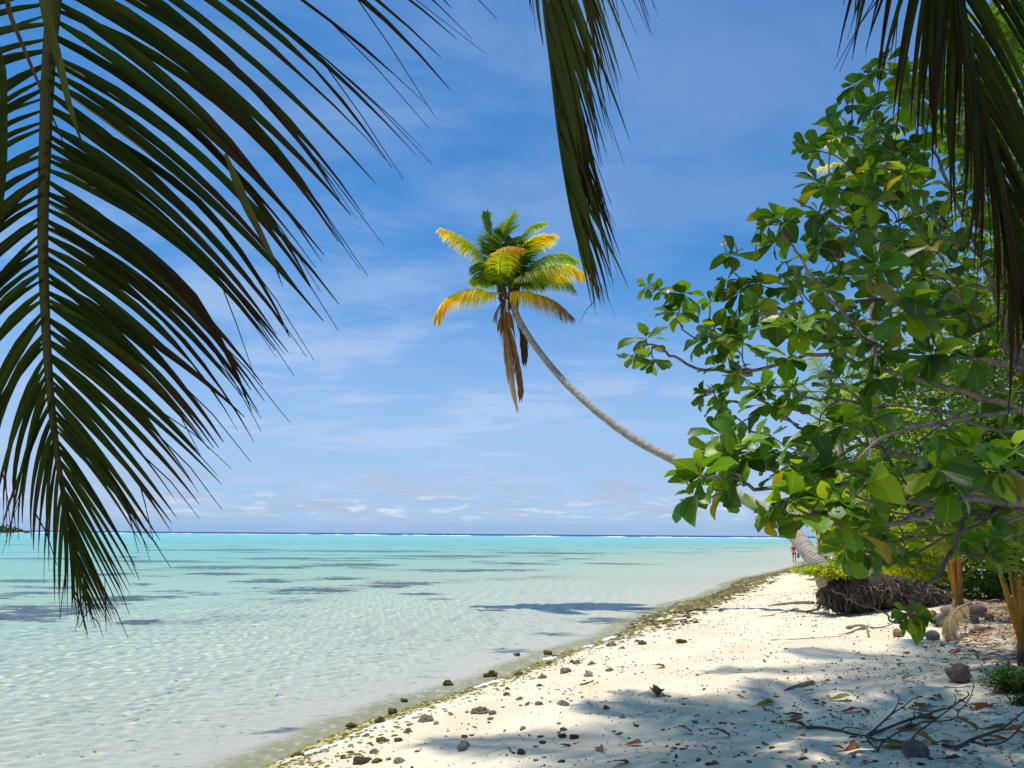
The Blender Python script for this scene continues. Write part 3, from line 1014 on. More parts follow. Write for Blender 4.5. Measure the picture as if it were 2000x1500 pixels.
limbs = [
    ([(2240, 1100, 5.4), (2150, 1020, 5.2), (2050, 985, 5.0), (1960, 985, 4.8)], .075, .045),
    ([(1960, 985, 4.8), (1885, 975, 4.6), (1835, 1000, 4.5), (1760, 1020, 4.3), (1690, 1030, 4.0), (1640, 1030, 3.7), (1605, 1005, 3.5)], .034, .009),
    ([(1960, 985, 4.8), (1900, 940, 4.7), (1840, 905, 4.7), (1760, 890, 4.6), (1700, 870, 4.6), (1640, 850, 4.5), (1560, 830, 4.4), (1480, 780, 4.6)], .030, .009),
    ([(1885, 975, 4.6), (1800, 985, 4.4), (1700, 950, 4.2), (1600, 945, 4.0), (1500, 957, 3.9), (1465, 950, 3.8), (1440, 935, 3.8), (1380, 935, 3.7)], .026, .008),
    ([(2050, 985, 5.0), (1960, 1000, 4.9), (1890, 1005, 4.8), (1862, 1068, 4.7), (1838, 1112, 4.6), (1805, 1155, 4.5), (1785, 1185, 4.4), (1768, 1214, 4.4)], .028, .012),
    ([(1768, 1214, 4.4), (1752, 1216, 4.4), (1735, 1205, 4.4), (1700, 1188, 4.3), (1660, 1170, 4.2), (1625, 1152, 4.1)], .010, .006),
    ([(2150, 1020, 5.2), (2080, 860, 5.2), (2000, 720, 5.2), (1930, 650, 5.3), (1850, 610, 5.3), (1760, 590, 5.3), (1660, 590, 5.2), (1600, 600, 5.0)], .050, .010),
    ([(2000, 720, 5.2), (1960, 620, 5.4), (1915, 500, 5.6), (1860, 370, 5.8), (1800, 250, 5.9), (1760, 160, 6.0)], .034, .009),
    ([(1915, 500, 5.6), (1830, 430, 5.7), (1760, 370, 5.7), (1690, 330, 5.7), (1640, 290, 5.7)], .020, .008),
    ([(2080, 860, 5.2), (1990, 800, 5.0), (1900, 770, 4.9), (1800, 745, 5.0), (1700, 715, 5.1), (1600, 690, 5.2), (1500, 720, 5.2), (1400, 725, 5.2), (1330, 705, 5.1), (1290, 680, 5.0), (1255, 668, 4.9)], .036, .008),
    ([(2000, 720, 5.2), (1900, 700, 5.0), (1790, 700, 4.8), (1690, 660, 4.6), (1600, 560, 4.6), (1560, 500, 4.6), (1530, 460, 4.6)], .028, .008),
    ([(1990, 800, 5.0), (1880, 820, 4.7), (1780, 830, 4.5), (1680, 790, 4.3), (1600, 780, 4.2), (1540, 760, 4.2)], .024, .008),
    ([(2050, 985, 5.0), (1980, 920, 4.6), (1900, 860, 4.2), (1830, 830, 3.9), (1740, 850, 3.7), (1660, 900, 3.6)], .024, .008),
    ([(2040, 780, 5.4), (2010, 600, 5.9), (1985, 400, 6.2), (1970, 220, 6.4), (1950, 80, 6.4), (1960, -60, 6.4)], .035, .010),
    ([(2010, 600, 5.9), (1930, 560, 6.2), (1850, 540, 6.4), (1770, 480, 6.5), (1680, 420, 6.4), (1610, 400, 6.2)], .022, .008),
    ([(1700, 715, 5.1), (1620, 650, 5.2), (1540, 610, 5.3), (1470, 570, 5.4), (1430, 530, 5.4)], .015, .006),
    ([(1960, 985, 4.8), (1900, 1020, 5.0), (1820, 1060, 5.2), (1740, 1100, 5.2), (1700, 1080, 5.1), (1680, 1070, 4.8), (1650, 1075, 4.4)], .018, .007),
    ([(2040, 1000, 5.2), (1950, 1060, 5.6), (1880, 1080, 5.8), (1800, 1110, 6.0), (1720, 1100, 6.1)], .016, .006),
    ([(2050, 985, 5.0), (1950, 950, 4.4), (1850, 985, 4.2), (1750, 1000, 4.1), (1650, 960, 4.2)], .018, .008),
    ([(1960, 985, 4.8), (1880, 1040, 4.6), (1780, 1052, 4.5), (1700, 1062, 4.5)], .014, .007),
    ([(2080, 860, 5.2), (1980, 870, 4.8), (1860, 905, 4.8), (1740, 935, 4.7), (1640, 980, 4.8)], .020, .008),
    ([(2000, 720, 5.2), (1900, 790, 5.2), (1800, 860, 5.2), (1700, 900, 5.2)], .017, .008),
    ([(2080, 860, 5.2), (1950, 840, 5.4), (1830, 800, 5.5), (1720, 790, 5.5), (1620, 750, 5.5)], .020, .008),
    ([(2050, 985, 5.0), (1940, 1030, 5.0), (1850, 1020, 5.1), (1760, 1040, 5.2), (1690, 1010, 5.2)], .016, .007),
]
lb = [P(2260, 1240, 5.4)]
add_path(smooth_path([TROOT, P(2258, 1180, 5.4), P(2240, 1100, 5.4)], 4), .12, .085)
for pts, r0, r1 in limbs:
    w_ = [P(*a) for a in pts]
    par = min(range(len(nodes)), key=lambda i: (nodes[i][0] - w_[0]).length)
    w_[0] = nodes[par][0].copy()
    add_path(smooth_path(w_, 4), r0 * .68, r1 * .8, par)

tips = [  # leaf rosettes read off the photograph: x, y, depth, leaf length
    (1262, 660, 4.9, .20), (1240, 690, 4.8, .17), (1275, 700, 4.9, .20), (1290, 565, 5.2, .15), (1335, 575, 5.2, .19), (1265, 560, 5.3, .12), (1320, 610, 5.1, .17), (1385, 590, 5.4, .15),
    (1430, 500, 5.4, .18), (1420, 550, 5.4, .17), (1445, 570, 5.3, .20), (1525, 430, 4.7, .20), (1515, 470, 4.6, .22), (1500, 440, 4.7, .18), (1535, 510, 5.0, .16), (1480, 555, 5.2, .18),
    (1600, 415, 4.8, .20), (1610, 440, 4.9, .19), (1560, 545, 5.0, .18), (1395, 640, 5.3, .17), (1370, 665, 5.2, .16), (1410, 660, 5.2, .18), (1440, 620, 5.3, .17), (1480, 610, 5.2, .17), (1450, 670, 5.1, .18),
    (1555, 650, 4.0, .23), (1540, 700, 4.1, .20), (1560, 630, 4.0, .20), (1400, 715, 5.2, .15), (1395, 770, 5.1, .16), (1440, 730, 5.2, .16), (1410, 790, 5.0, .15), (1375, 770, 5.1, .13),
    (1500, 790, 4.3, .22), (1490, 760, 4.3, .22), (1545, 760, 4.2, .22), (1440, 830, 4.3, .18), (1410, 850, 4.2, .18), (1390, 885, 4.0, .19), (1370, 930, 3.8, .20), (1355, 965, 3.8, .20), (1420, 960, 3.8, .18), (1425, 905, 3.9, .21),
    (1470, 880, 4.0, .22), (1445, 870, 3.9, .22), (1520, 930, 3.9, .22), (1530, 880, 4.0, .21), (1560, 920, 3.9, .22), (1528, 982, 3.6, .18), (1500, 1000, 3.6, .14), (1588, 1005, 3.5, .20), (1545, 970, 3.6, .18),
    (1640, 1010, 3.5, .26), (1620, 980, 3.5, .25), (1660, 1020, 3.5, .24), (1665, 1040, 3.8, .22), (1650, 1075, 4.4, .18), (1690, 1078, 4.6, .20), (1740, 1080, 5.2, .24), (1725, 1040, 5.0, .22),
    (1665, 205, 5.5, .22), (1670, 165, 5.6, .18), (1625, 250, 5.6, .22), (1600, 295, 5.6, .18), (1575, 290, 5.7, .14), (1655, 265, 5.6, .22), (1705, 140, 6.0, .20), (1730, 120, 6.0, .20), (1765, 135, 6.0, .22),
    (1705, 215, 5.8, .20), (1595, 355, 5.4, .20), (1665, 330, 5.6, .21), (1640, 375, 5.5, .21), (1730, 270, 5.8, .22), (1785, 285, 5.6, .26), (1800, 190, 6.0, .22), (1720, 350, 5.7, .22), (1690, 400, 5.6, .20),
    (1955, 60, 6.3, .22), (1940, 30, 6.3, .22), (1985, 30, 6.3, .22), (1970, 110, 6.4, .2), (1995, 170, 6.4, .22), (1960, -20, 6.4, .22), (1985, 230, 6.3, .2), (1870, 130, 6.2, .18), (1850, 240, 6.0, .2),
    (1785, 580, 4.3, .25), (1770, 610, 4.3, .26), (1690, 660, 4.6, .22), (1710, 690, 4.6, .20), (1640, 740, 4.4, .20), (1720, 740, 4.5, .22), (1820, 690, 4.6, .22), (1600, 830, 4.2, .22), (1650, 830, 4.0, .24),
    (1700, 820, 4.1, .22), (1625, 910, 3.8, .22), (1700, 930, 3.9, .24), (1760, 930, 4.0, .24), (1830, 915, 3.7, .24), (1850, 940, 3.8, .22), (1950, 920, 3.4, .26), (1980, 880, 3.4, .26), (1900, 880, 3.7, .24), (1990, 960, 3.5, .24),
    (1790, 1205, 4.4, .17), (1772, 1198, 4.4, .12), (1640, 535, 5.2, .18), (1700, 545, 5.2, .20), (1660, 460, 5.4, .20), (1740, 440, 5.5, .20), (1800, 470, 5.3, .22), (1900, 440, 5.2, .22), (1870, 560, 5.0, .22),
    (1940, 1050, 4.6, .20), (1925, 1085, 4.6, .20), (1900, 700, 4.9, .22), (1880, 990, 5.2, .22), (1790, 1020, 5.4, .22),
]
# more rosettes inside the crown's volume
poly = [(1960, -60), (1930, 120), (1800, 130), (1690, 170), (1600, 300), (1610, 420), (1560, 540), (1440, 600), (1400, 700), (1420, 820), (1470, 940), (1580, 1010), (1700, 1060), (1960, 1060), (2080, 1000), (2120, 300)]


def inside(x, y, pg):
    c_ = False
    for (x0, y0), (x1, y1) in zip(pg, pg[1:] + pg[:1]):
        if (y0 > y) != (y1 > y) and x < (x1 - x0) * (y - y0) / (y1 - y0) + x0:
            c_ = not c_
    return c_


tries = 0
fill = []
while len(fill) < 270 and tries < 20000:
    tries += 1
    x = random.uniform(1400, 2110); y = random.uniform(-60, 1060)
    if not inside(x, y, poly):
        continue
    if y > 640 and random.random() < 0.70:
        continue
    d = random.uniform(4.6, 7.4)
    p_ = P(x, y, d)
    if all((p_ - P(a, b, c_)).length > 0.19 for a, b, c_, l_ in fill):
        fill.append((x, y, d, random.uniform(.15, .21)))
allt = [(P(a, b, c_), l_) for a, b, c_, l_ in tips + fill]
allt.sort(key=lambda t_: (t_[0] - TROOT).length)
LEAVES = []
for tip, ll in allt:
    out_ = (tip - TROOT).normalized()
    best, bc = None, 1e9
    for i, (p_, par, L) in enumerate(nodes):
        v = tip - p_
        dl = v.length
        if dl < 0.04 or dl > 2.2 or L < 0.9:
            continue
        v = v / dl
        tg = (p_ - nodes[par][0]).normalized() if par is not None else out_
        cost = dl * (1.9 - 0.6 * v.dot(tg) - 0.5 * v.dot(out_)) + 0.04 * L
        if cost < bc:
            bc, best = cost, i
    p_, par, L = nodes[best]
    tg = (p_ - nodes[par][0]).normalized() if par is not None else out_
    dl = (tip - p_).length
    ctrl = p_ + tg * dl * 0.45 + Vector((0, 0, -0.10 * dl)) + Vector((random.gauss(0, .05), random.gauss(0, .05), random.gauss(0, .05))) * dl
    path = bez(p_, ctrl, tip, max(4, min(9, int(dl / 0.09))))
    path = path
    add_path(path, .0085 if dl > .5 else .0065, .0045, best)
    tdir = (path[-1] - path[-2]).normalized()
    tdir = (tdir + Vector((0, 0, 0.45)) + Vector((random.gauss(0, .2), random.gauss(0, .2), random.gauss(0, .15)))).normalized()
    nl = random.randint(7, 11)
    a0 = random.uniform(0, 6.3)
    sx = tdir.cross(Vector((0.3, 1, 0.2))).normalized(); sy = tdir.cross(sx)
    for k in range(nl):
        a = a0 + k * 2.4
        phi = math.radians(random.uniform(38, 105) if k < nl - 2 else random.uniform(15, 40))
        d = tdir * math.cos(phi) + (sx * math.cos(a) + sy * math.sin(a)) * math.sin(phi)
        d = (d + Vector((0, 0, -0.35)) * math.sin(phi)).normalized()
        nrm = (tdir * 0.9 + Vector((0, 0, 0.5)) + Vector((random.gauss(0, .3), random.gauss(0, .3), random.gauss(0, .2))))
        LEAVES.append((tip + d * 0.012, d, nrm, min(ll * .92, .205 if (tip - CAM).length > 4.2 else .178) * random.uniform(0.55, 1.12) * (0.6 if k >= nl - 2 else 1)))
# a few leaves along the twigs
for pts, rr_ in branches[len(limbs) + 1:]:
    for p_ in pts[2:-1]:
        if random.random() < 0.16:
            d = Vector((random.gauss(0, 1), random.gauss(0, 1), random.gauss(0, .6))).normalized()
            LEAVES.append((p_, d, Vector((random.gauss(0, .4), random.gauss(0, .4), 1)), random.uniform(.08, .16)))

# branches as parts
bb = MB(); nbr = 0
for k, (pts, rr_) in enumerate(branches):
    mb = MB()
    cb = lerp3((0.34, 0.30, 0.25), (0.16, 0.13, 0.10), random.random())
    mb.tube([p_ - TROOT for p_ in pts], rr_, 7 if rr_[0] > .012 else 5, jit(cb, .2), True, 0.06)
    mb.obj('trunk' if k == 0 else 'branch', M_bark, tree)

# leaf meshes to share
LV = []
for k in range(18):
    mb = MB()
    r_ = random.random()
    if k < 12:
        col = jit(lerp3((0.028, 0.092, 0.008), (0.085, 0.205, 0.010), random.random()), .1); edge = None
    elif k < 15:
        col = (0.20, 0.32, 0.015); edge = None
    elif k == 15:
        col = (0.34, 0.30, 0.02); edge = None
    elif k == 16:
        col = (0.12, 0.19, 0.02); edge = ((0.30, 0.22, 0.03), 0.6)
    else:
        col = (0.24, 0.24, 0.03); edge = ((0.20, 0.10, 0.03), 0.7)
    leaf_shape(mb, Matrix.Identity(4), 1.0, random.uniform(.29, .39), col, random.uniform(.1, .6), random.uniform(-.3, 1.0), random.uniform(.03, .12), 8, 'ovate' if k in (2, 5, 9, 13) else 'obovate', k / 18, edge)
    LV.append((mb, mb.mesh('leaf', M_leaf)))


def pick():
    r_ = random.random()
    return random.randrange(12) if r_ < .80 else random.randrange(12, 15) if r_ < .95 else random.randrange(15, 18)


def shown(l):
    v = l[0] - CAM
    d = v.dot(fw)
    x = v.dot(CRT) / d * F_PX + 1000; y = 750 - v.dot(CUP) / d * F_PX
    ok = -20 < x < 2020 and -20 < y < 1520
    return l[3] / d if ok else 0.0


LEAVES.sort(key=shown, reverse=True)
rest = MB()
for k, (p_, d, nrm, L) in enumerate(LEAVES):
    v = pick()
    M = Matrix.Translation(p_ - TROOT) @ frame(d, nrm) @ Matrix.Scale(L, 4)
    if k < 300:
        o = link('leaf', LV[v][1], tree)
        o.matrix_local = M
    else:
        src = LV[v][0]
        r_ = random.random()
        rest.add([M @ Vector(q_) for q_ in src.v], src.f, src.c, [(u_[0], u_[1], r_) for u_ in src.u])
tag(rest.obj('foliage', M_leaf, tree), kind='stuff')
# small white blossoms at a few tips
for x, y, d in ((1415, 478, 5.4), (1437, 480, 5.4), (1548, 545, 5.0), (1422, 572, 5.3), (1570, 272, 5.7), (1385, 650, 5.2)):
    mb = MB()
    c_ = P(x, y, d) - TROOT
    for k in range(9):
        dv = Vector((random.gauss(0, 1), random.gauss(0, 1), abs(random.gauss(0, .8)))).normalized()
        strip(mb, [c_, c_ + dv * 0.018, c_ + dv * 0.034], [.004, .011, .005], Vector((0.2, -1, .4)), (0.85, 0.85, 0.72), .2)
    mb.tube([c_ + Vector((0.01, 0, -.06)), c_], .004, 4, (0.2, 0.28, 0.08))
    mb.obj('blossom', M_plain, tree)
print('leaves', len(LEAVES), 'branches', len(branches))


# ------------------------------------------------------------------ sunlit growth behind the tree
def bush(name, label, cat, px, d, wpx, top, bot, nleaf, leaf, c0, c1, group=None, trunk=False, lobes=9, flat=False):
    cx = P(px, bot, d)
    base_ = Vector((cx.x, cx.y, gz(cx.x, cx.y) - 0.05))
    zt = P(px, top, d).z; z0 = max(P(px, bot, d).z, base_.z)
    W = wpx / F_PX * d / 2
    root = thing(name, label, cat, base_, group)
    H = zt - z0
    lob = []
    for k in range(lobes):
        a = random.uniform(0, 6.3); r_ = random.uniform(0, .62)
        lob.append((Vector((math.cos(a) * W * r_, math.sin(a) * W * r_ * 0.8, z0 - base_.z + H * (random.uniform(.30, .74) if trunk or k % 3 else random.uniform(.10, .3)))), W * random.uniform(.38, .60), H * random.uniform(.24, .38), random.random()))
    fm = MB(); sm = MB()
    for c_, rx, rz, tone in lob:
        mid = Vector((c_.x * .4, c_.y * .4, (z0 - base_.z) + (c_.z - (z0 - base_.z)) * .4))
        sm.tube(bez(Vector((random.uniform(-.15, .15), random.uniform(-.15, .15), 0)), mid, c_, 6), [0.05 * (1 if not trunk else 2.2), .045, .04, .03, .025, .02, .012], 5, jit((0.26, 0.22, 0.17), .2))
    for k in range(nleaf):
        c_, rx, rz, tone = random.choice(lob)
        v = Vector((random.gauss(0, 1), random.gauss(0, 1), random.gauss(0, 1))).normalized() * random.uniform(.55, 1.05) ** .6
        p_ = c_ + Vector((v.x * rx, v.y * rx, v.z * rz))
        if p_.z < 0.05:
            continue
        d_ = (v + Vector((random.gauss(0, .6), random.gauss(0, .6), random.gauss(0.1, .6)))).normalized()
        nr = (v * .7 + Vector((random.gauss(0, .4), random.gauss(0, .4), .9))).normalized()
        L = leaf * random.uniform(.6, 1.25)
        col = jit(lerp3(c0, c1, min(1, max(0, tone * .6 + random.uniform(-.1, .5)))), .22)
        s_ = d_.cross(nr).normalized() * L * random.uniform(.22, .36)
        up_ = s_.cross(d_).normalized()
        fm.add([p_, p_ + d_ * L * .55 - s_ + up_ * L * .08, p_ + d_ * L * .6, p_ + d_ * L * .55 + s_ + up_ * L * .08, p_ + d_ * L - up_ * L * .1], [(0, 2, 1), (0, 3, 2), (1, 2, 4), (2, 3, 4)], col, [(0, 0, .5), (-1, .5, .5), (0, .6, .5), (1, .5, .5), (0, 1, .5)])
    sm.obj('trunk' if trunk else 'stem', M_bark, root)
    tag(fm.obj('foliage', M_bush, root, False), kind='stuff')
    return root


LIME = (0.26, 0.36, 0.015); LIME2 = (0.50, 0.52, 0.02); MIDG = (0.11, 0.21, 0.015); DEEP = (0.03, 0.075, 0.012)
bush('shrub', 'lime green bush low on the bank left of the young palm in the sun', 'bush', 1770, 21, 170, 1000, 1125, 4800, .14, LIME, LIME2, 'bushes and trees behind the broad leaved tree')
GB = 'bushes and trees behind the broad leaved tree'
bush('shrub', 'bright yellow green bush beside the bent foot of the leaning palm', 'bush', 1690, 27, 215, 928, 1128, 8500, .16, LIME, LIME2, GB)
bush('shrub', 'lime green shore bush farther along the beach past the leaning palm', 'bush', 1650, 40, 130, 955, 1108, 4200, .22, LIME, LIME2, GB)
bush('shrub', 'tall sunlit bush filling the gap under the branches of the broad leaved tree', 'bush', 1790, 24, 250, 800, 1120, 9500, .17, LIME, MIDG, GB)
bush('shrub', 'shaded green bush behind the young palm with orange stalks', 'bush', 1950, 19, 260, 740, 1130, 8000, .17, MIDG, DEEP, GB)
bush('shrub', 'yellowish bush showing between branches above the bright bush', 'bush', 1600, 34, 150, 850, 1010, 4000, .22, LIME, LIME2, GB)
bush('background_tree', 'sunlit green tree behind the middle of the broad leaved crown', 'tree', 1760, 33, 330, 560, 1040, 6200, .26, LIME, MIDG, GB, True, 10)
bush('background_tree', 'tall green tree behind the right side of the broad leaved crown', 'tree', 1945, 26, 330, 380, 1080, 6800, .24, MIDG, LIME, GB, True, 12)
bush('background_tree', 'tallest green tree beyond the frond at the upper right edge', 'tree', 2080, 21, 330, 150, 1080, 5000, .22, MIDG, LIME, GB, True, 12)

# background palms
def back_palm(label, px, top, d, bot, fr, tr_r=0.14, lean=(0, 0), group='coconut palms behind the broad leaved tree', tk=True):
    crown = P(px, top, d)
    b_ = P(px + lean[0], bot, d + lean[1]); b_.z = gz(b_.x, b_.y) - .05
    root = thing('coconut_palm', label, 'palm tree', b_, group)
    mb = MB()
    pts = smooth_path([b_ - b_, (crown - b_) * .35 + Vector((0.1, 0, .0)), (crown - b_) * .7 + Vector((.08, 0, 0)), crown - b_], 8)
    mb.tube(pts, [tr_r * (1.25 - .5 * i / (len(pts) - 1)) for i in range(len(pts))], 10, (1, 1, 1), True, .03)
    mb.obj('trunk', M_trunk, root)
    for (dx, dy, dd, sag), c0, c1, ll in fr:
        tipp = P(px + dx, top + dy, d + dd)
        mid = crown.lerp(tipp, .5) + Vector((0, 0, sag))
        palm_frond_part(root, 'frond', bez(crown, mid, tipp, 5), c0, c1, 40, ll, 0.05, .7, b_, r0=.04)
    return root


back_palm('background coconut palm with yellow fronds high behind the broad leaves', 1700, 345, 26, 1120,
          [((-125, -5, -.5, .8), YGR, YEL, .6), ((100, -15, .4, .8), YEL, YEL, .6), ((-90, -75, .3, .7), PGR, YEL, .6), ((60, -90, .5, .6), PGR, YGR, .6), ((-60, 70, -.5, 1.0), YEL, ORA, .5), ((70, 80, -.2, 1.0), YGR, YEL, .5), ((0, -110, .4, .3), PGR, PGR, .6), ((10, 120, -.4, .9), DB, DB, .4), ((-20, 20, -1.8, 1.0), YGR, YEL, .6)])
back_palm('shorter green coconut palm half hidden behind the branches', 1640, 830, 31, 1110,
          [((-150, -40, 0, .9), LIME, YGR, .75), ((-120, -100, .5, .8), PGR, YGR, .75), ((-60, -150, .3, .5), PGR, YGR, .8), ((30, -160, .3, .5), PGR, PGR, .8), ((110, -110, .4, .8), PGR, YGR, .8), ((140, -30, 0, .9), YGR, YEL, .75), ((-110, 50, -.3, 1.1), YGR, YEL, .7), ((90, 60, -.3, 1.1), YGR, YEL, .7), ((0, -60, -2, 1.2), PGR, YGR, .7)])
back_palm('green coconut palm crown beyond the middle branches of the broad leaved tree', 1830, 560, 34, 1110,
          [((-170, 20, 0, 1.0), PGR, YGR, .85), ((-130, -80, .5, .9), PGR, YGR, .85), ((-40, -150, .3, .5), PGR, YGR, .85), ((70, -150, .3, .5), PGR, PGR, .85), ((140, -70, .4, .9), PGR, YGR, .85), ((160, 40, 0, 1.1), YGR, YEL, .8), ((-120, 110, -.3, 1.2), YGR, YEL, .8), ((100, 120, -.3, 1.2), YGR, YEL, .8)])
# pandanus beyond the leaning trunk
b_ = P(1560, 990, 48)
pz = Vector((b_.x + 1.6, b_.y, gz(b_.x + 1.6, b_.y) - .05))
pan = thing('pandanus_tree', 'small screw pine with drooping yellow green leaves seen past the leaning trunk', 'tree', pz)
mb = MB(); mb.tube(bez(Vector((0, 0, 0)), Vector((.1, 0, 1.6)), b_ - pz, 6), [.10, .09, .08, .08, .07, .07, .06], 6, (0.4, .35, .28)); mb.obj('trunk', M_bark, pan)
mb = MB()
for k in range(46):
    a = random.uniform(0, 6.3); el = random.uniform(-.5, 1.2)
    d_ = Vector((math.cos(a) * math.cos(el), math.sin(a) * math.cos(el), math.sin(el)))
    p0 = b_ - pz; p1 = p0 + d_ * .55; p2 = p1 + d_ * .35 + Vector((0, 0, -.55))
    strip(mb, bez(p0, p1, p2, 4), [.06, .07, .06, .04, .01], Vector((0, -.4, 1)), jit(random.choice([LIME2, LIME, (.5, .4, .15)]), .2), .3)
tag(mb.obj('leaves', M_palm, pan), kind='stuff')


# young palms with orange stalks
def young_palm(label, bx, by, d, fr, group='young coconut palms at the edge of the sand'):
    b_ = P(bx, by, d); b_.z = gz(b_.x, b_.y) - .03
    root = thing('young_palm', label, 'palm tree', b_, group)
    mb = MB(); mb.tube([Vector((0, 0, -.05)), Vector((0, 0, .25)), Vector((0, 0, .45))], [.13, .10, .05], 8, (0.12, .08, .05), True, .1)
    mb.obj('trunk', M_husk, root)
    for (x1, y1, x2, y2, dd), cs, ll in fr:
        m_ = P(x1, y1, d + dd * .5); e_ = P(x2, y2, d + dd)
        st = MB(); pts = smooth_path([Vector((0, 0, .1)), (m_ - b_) * .55 + Vector((0, 0, .05)), m_ - b_], 5)
        st.tube(pts, [(.055 - .034 * i / (len(pts) - 1)) * random.uniform(.92, 1.08) for i in range(len(pts))], 7, [jit(lerp3((.14, .075, .035), cs, min(1, i / (len(pts) - 1) * 2.2)), .18) for i in range(len(pts))])
        so_ = st.obj('stalk', M_plain, root)
        palm_frond_part(root, 'frond', bez(m_, m_.lerp(e_, .5) + Vector((0, 0, .25)), e_, 5), (0.14, .2, .02), (0.28, .32, .03), 30, ll, .035, .6, b_, r0=.02)


OS = (0.50, .22, .025); OS2 = (0.36, .17, .03)
young_palm('young palm with orange stalks rising from the sand at the right edge', 2000, 1222, 9.5,
           [((1962, 1140, 1900, 1010, -.5), OS, .5), ((1950, 1110, 1830, 1060, .3), OS, .55), ((1985, 1120, 2010, 960, .4), OS2, .5), ((1992, 1130, 2100, 1010, -.3), OS, .5), ((1972, 1110, 1930, 930, .6), OS2, .5)])
young_palm('young palm with bright orange stalks in the sun behind the hanging branch', 1868, 1118, 15,
           [((1845, 1030, 1800, 930, 0), OS, .6), ((1855, 1010, 1850, 880, .4), OS, .6), ((1868, 1020, 1930, 900, .3), OS, .6), ((1872, 1030, 1980, 980, -.4), OS2, .6), ((1838, 1050, 1760, 1000, .2), OS, .55)])


def small_plant(name, label, cat, px, py, n, L, c0, c1, spread, height, mat=None, group=None):
    b_ = G(px, py)
    root = thing(name, label, cat, b_ - Vector((0, 0, .02)), group)
    st = MB(); lm = MB()
    for k in range(n):
        a = random.uniform(0, 6.3); r_ = spread * random.random() ** .6
        tip = Vector((math.cos(a) * r_, math.sin(a) * r_ * .7, height * random.uniform(.35, 1) * (1 - .5 * r_ / spread)))
        pts = bez(Vector((tip.x * .2, tip.y * .2, 0)), Vector((tip.x * .5, tip.y * .5, tip.z * .8)), tip, 3)
        st.tube(pts, [.004, .0035, .003, .002], 3, (0.14, .11, .06), False)
        for j in range(11):
            d_ = Vector((random.gauss(0, 1), random.gauss(0, 1), random.gauss(.6, .7))).normalized()
            p_ = pts[random.randint(1, 3)] + d_ * .015
            leaf_shape(lm, Matrix.Translation(p_) @ frame(d_, Vector((random.gauss(0, .4), random.gauss(0, .4), 1))), L * random.uniform(.6, 1.2), L * .26, jit(lerp3(c0, c1, random.random()), .2), .2, .4, .02, 3)
    st.obj('stem', M_bark, root)
    tag(lm.obj('leaves', M_bush, root), kind='stuff')
    return root


small_plant('beach_plant', 'low bright green succulent plant on the sand at the right edge by the large coconut', 'plant', 1985, 1352, 130, .055, (0.05, .14, .02), (0.14, .24, .03), .36, .34)
small_plant('beach_plant', 'sprig of green leaves low at the far right edge below the succulent plant', 'plant', 2000, 1375, 26, .05, (0.05, .14, .02), (0.10, .2, .03), .15, .10)
tuft = small_plant('creeping_plant', 'bright green creeper growing on the bent foot of the leaning palm', 'plant', 1620, 1180, 190, .10, LIME, LIME2, .85, .30)
tuft.location = P(1622, 1128, 17.1)
small_plant('beach_plant', 'small grassy tuft standing on the sand beyond the root mass', 'plant', 1757, 1128, 14, .16, LIME, MIDG, .12, .5)
for px, py, lab in ((1800, 1140, 'low green weed on the bank behind the coconuts'), (1850, 1138, 'dark weed clump under the young palm in the sun'), (1905, 1140, 'green weed clump left of the young palm at the edge')):
    small_plant('beach_plant', lab, 'plant', px, py, 60, .10, MIDG, LIME, .7, .35)


# ------------------------------------------------------------------ palms standing overhead, out of the picture: their shade falls on the sand
def over_palm(label, foot, crown, nf, R, nl, group=None):
    b_ = Vector((foot[0], foot[1], gz(*foot) - .05)); cr = Vector(crown)
    root = thing('coconut_palm', label, 'palm tree', b_, group)
    mb = MB(); pts = bez(Vector((0, 0, 0)), Vector((0, 0, (cr - b_).z * .5)), cr - b_, 12)
    mb.tube(pts, [.2 - .007 * i for i in range(13)], 10, (1, 1, 1)); mb.obj('trunk', M_trunk, root)
    for k in range(nf):
        a = 2 * math.pi * k / nf + random.uniform(-.2, .2)
        r_ = R * random.uniform(.85, 1.08); rise = random.uniform(.3, 1.2)
        tipp = cr + Vector((math.cos(a) * r_, math.sin(a) * r_, random.uniform(-.5, .3)))
        palm_frond_part(root, 'frond', bez(cr, cr + Vector((math.cos(a) * r_ * .5, math.sin(a) * r_ * .5, rise)), tipp, 5), PGR, YGR, nl, 1.0, .055, .35, b_, r0=.04)
    return root


over_palm('tall coconut palm overhead whose crown shades the near sand', (3.8, -1.5), (0.0, 9.2, 16.6), 14, 3.5, 44)
over_palm('tall coconut palm over the right side whose crown shades the tree', (9.0, 4.0), (3.4, 12.6, 17.2), 9, 3.2, 34)


# ------------------------------------------------------------------ stones
def rock_mesh(seed, mat, col, pit=0.3, flat=.7, sub=2):
    import bmesh
    bm = bmesh.new()
    bmesh.ops.create_icosphere(bm, subdivisions=sub, radius=1.0)
    o = Vector((seed * 7.1, seed * 3.3, seed * 1.7))
    for v in bm.verts:
        n_ = mnoise.noise(v.co * 1.1 + o) * .45 + mnoise.noise(v.co * 2.6 + o) * pit + mnoise.noise(v.co * 6 + o) * pit * .5
        v.co = v.co * (1 + n_)
        v.co.z *= flat
        if v.co.z < -.25: v.co.z = -.25
    mb = MB()
    vs_ = [v.co.copy() for v in bm.verts]; fs_ = [tuple(v.index for v in f.verts) for f in bm.faces]
    bm.free()
    mb.add(vs_, fs_, [jit(col, .25) for v in vs_])
    return mb, mb.mesh('stone', mat, False)


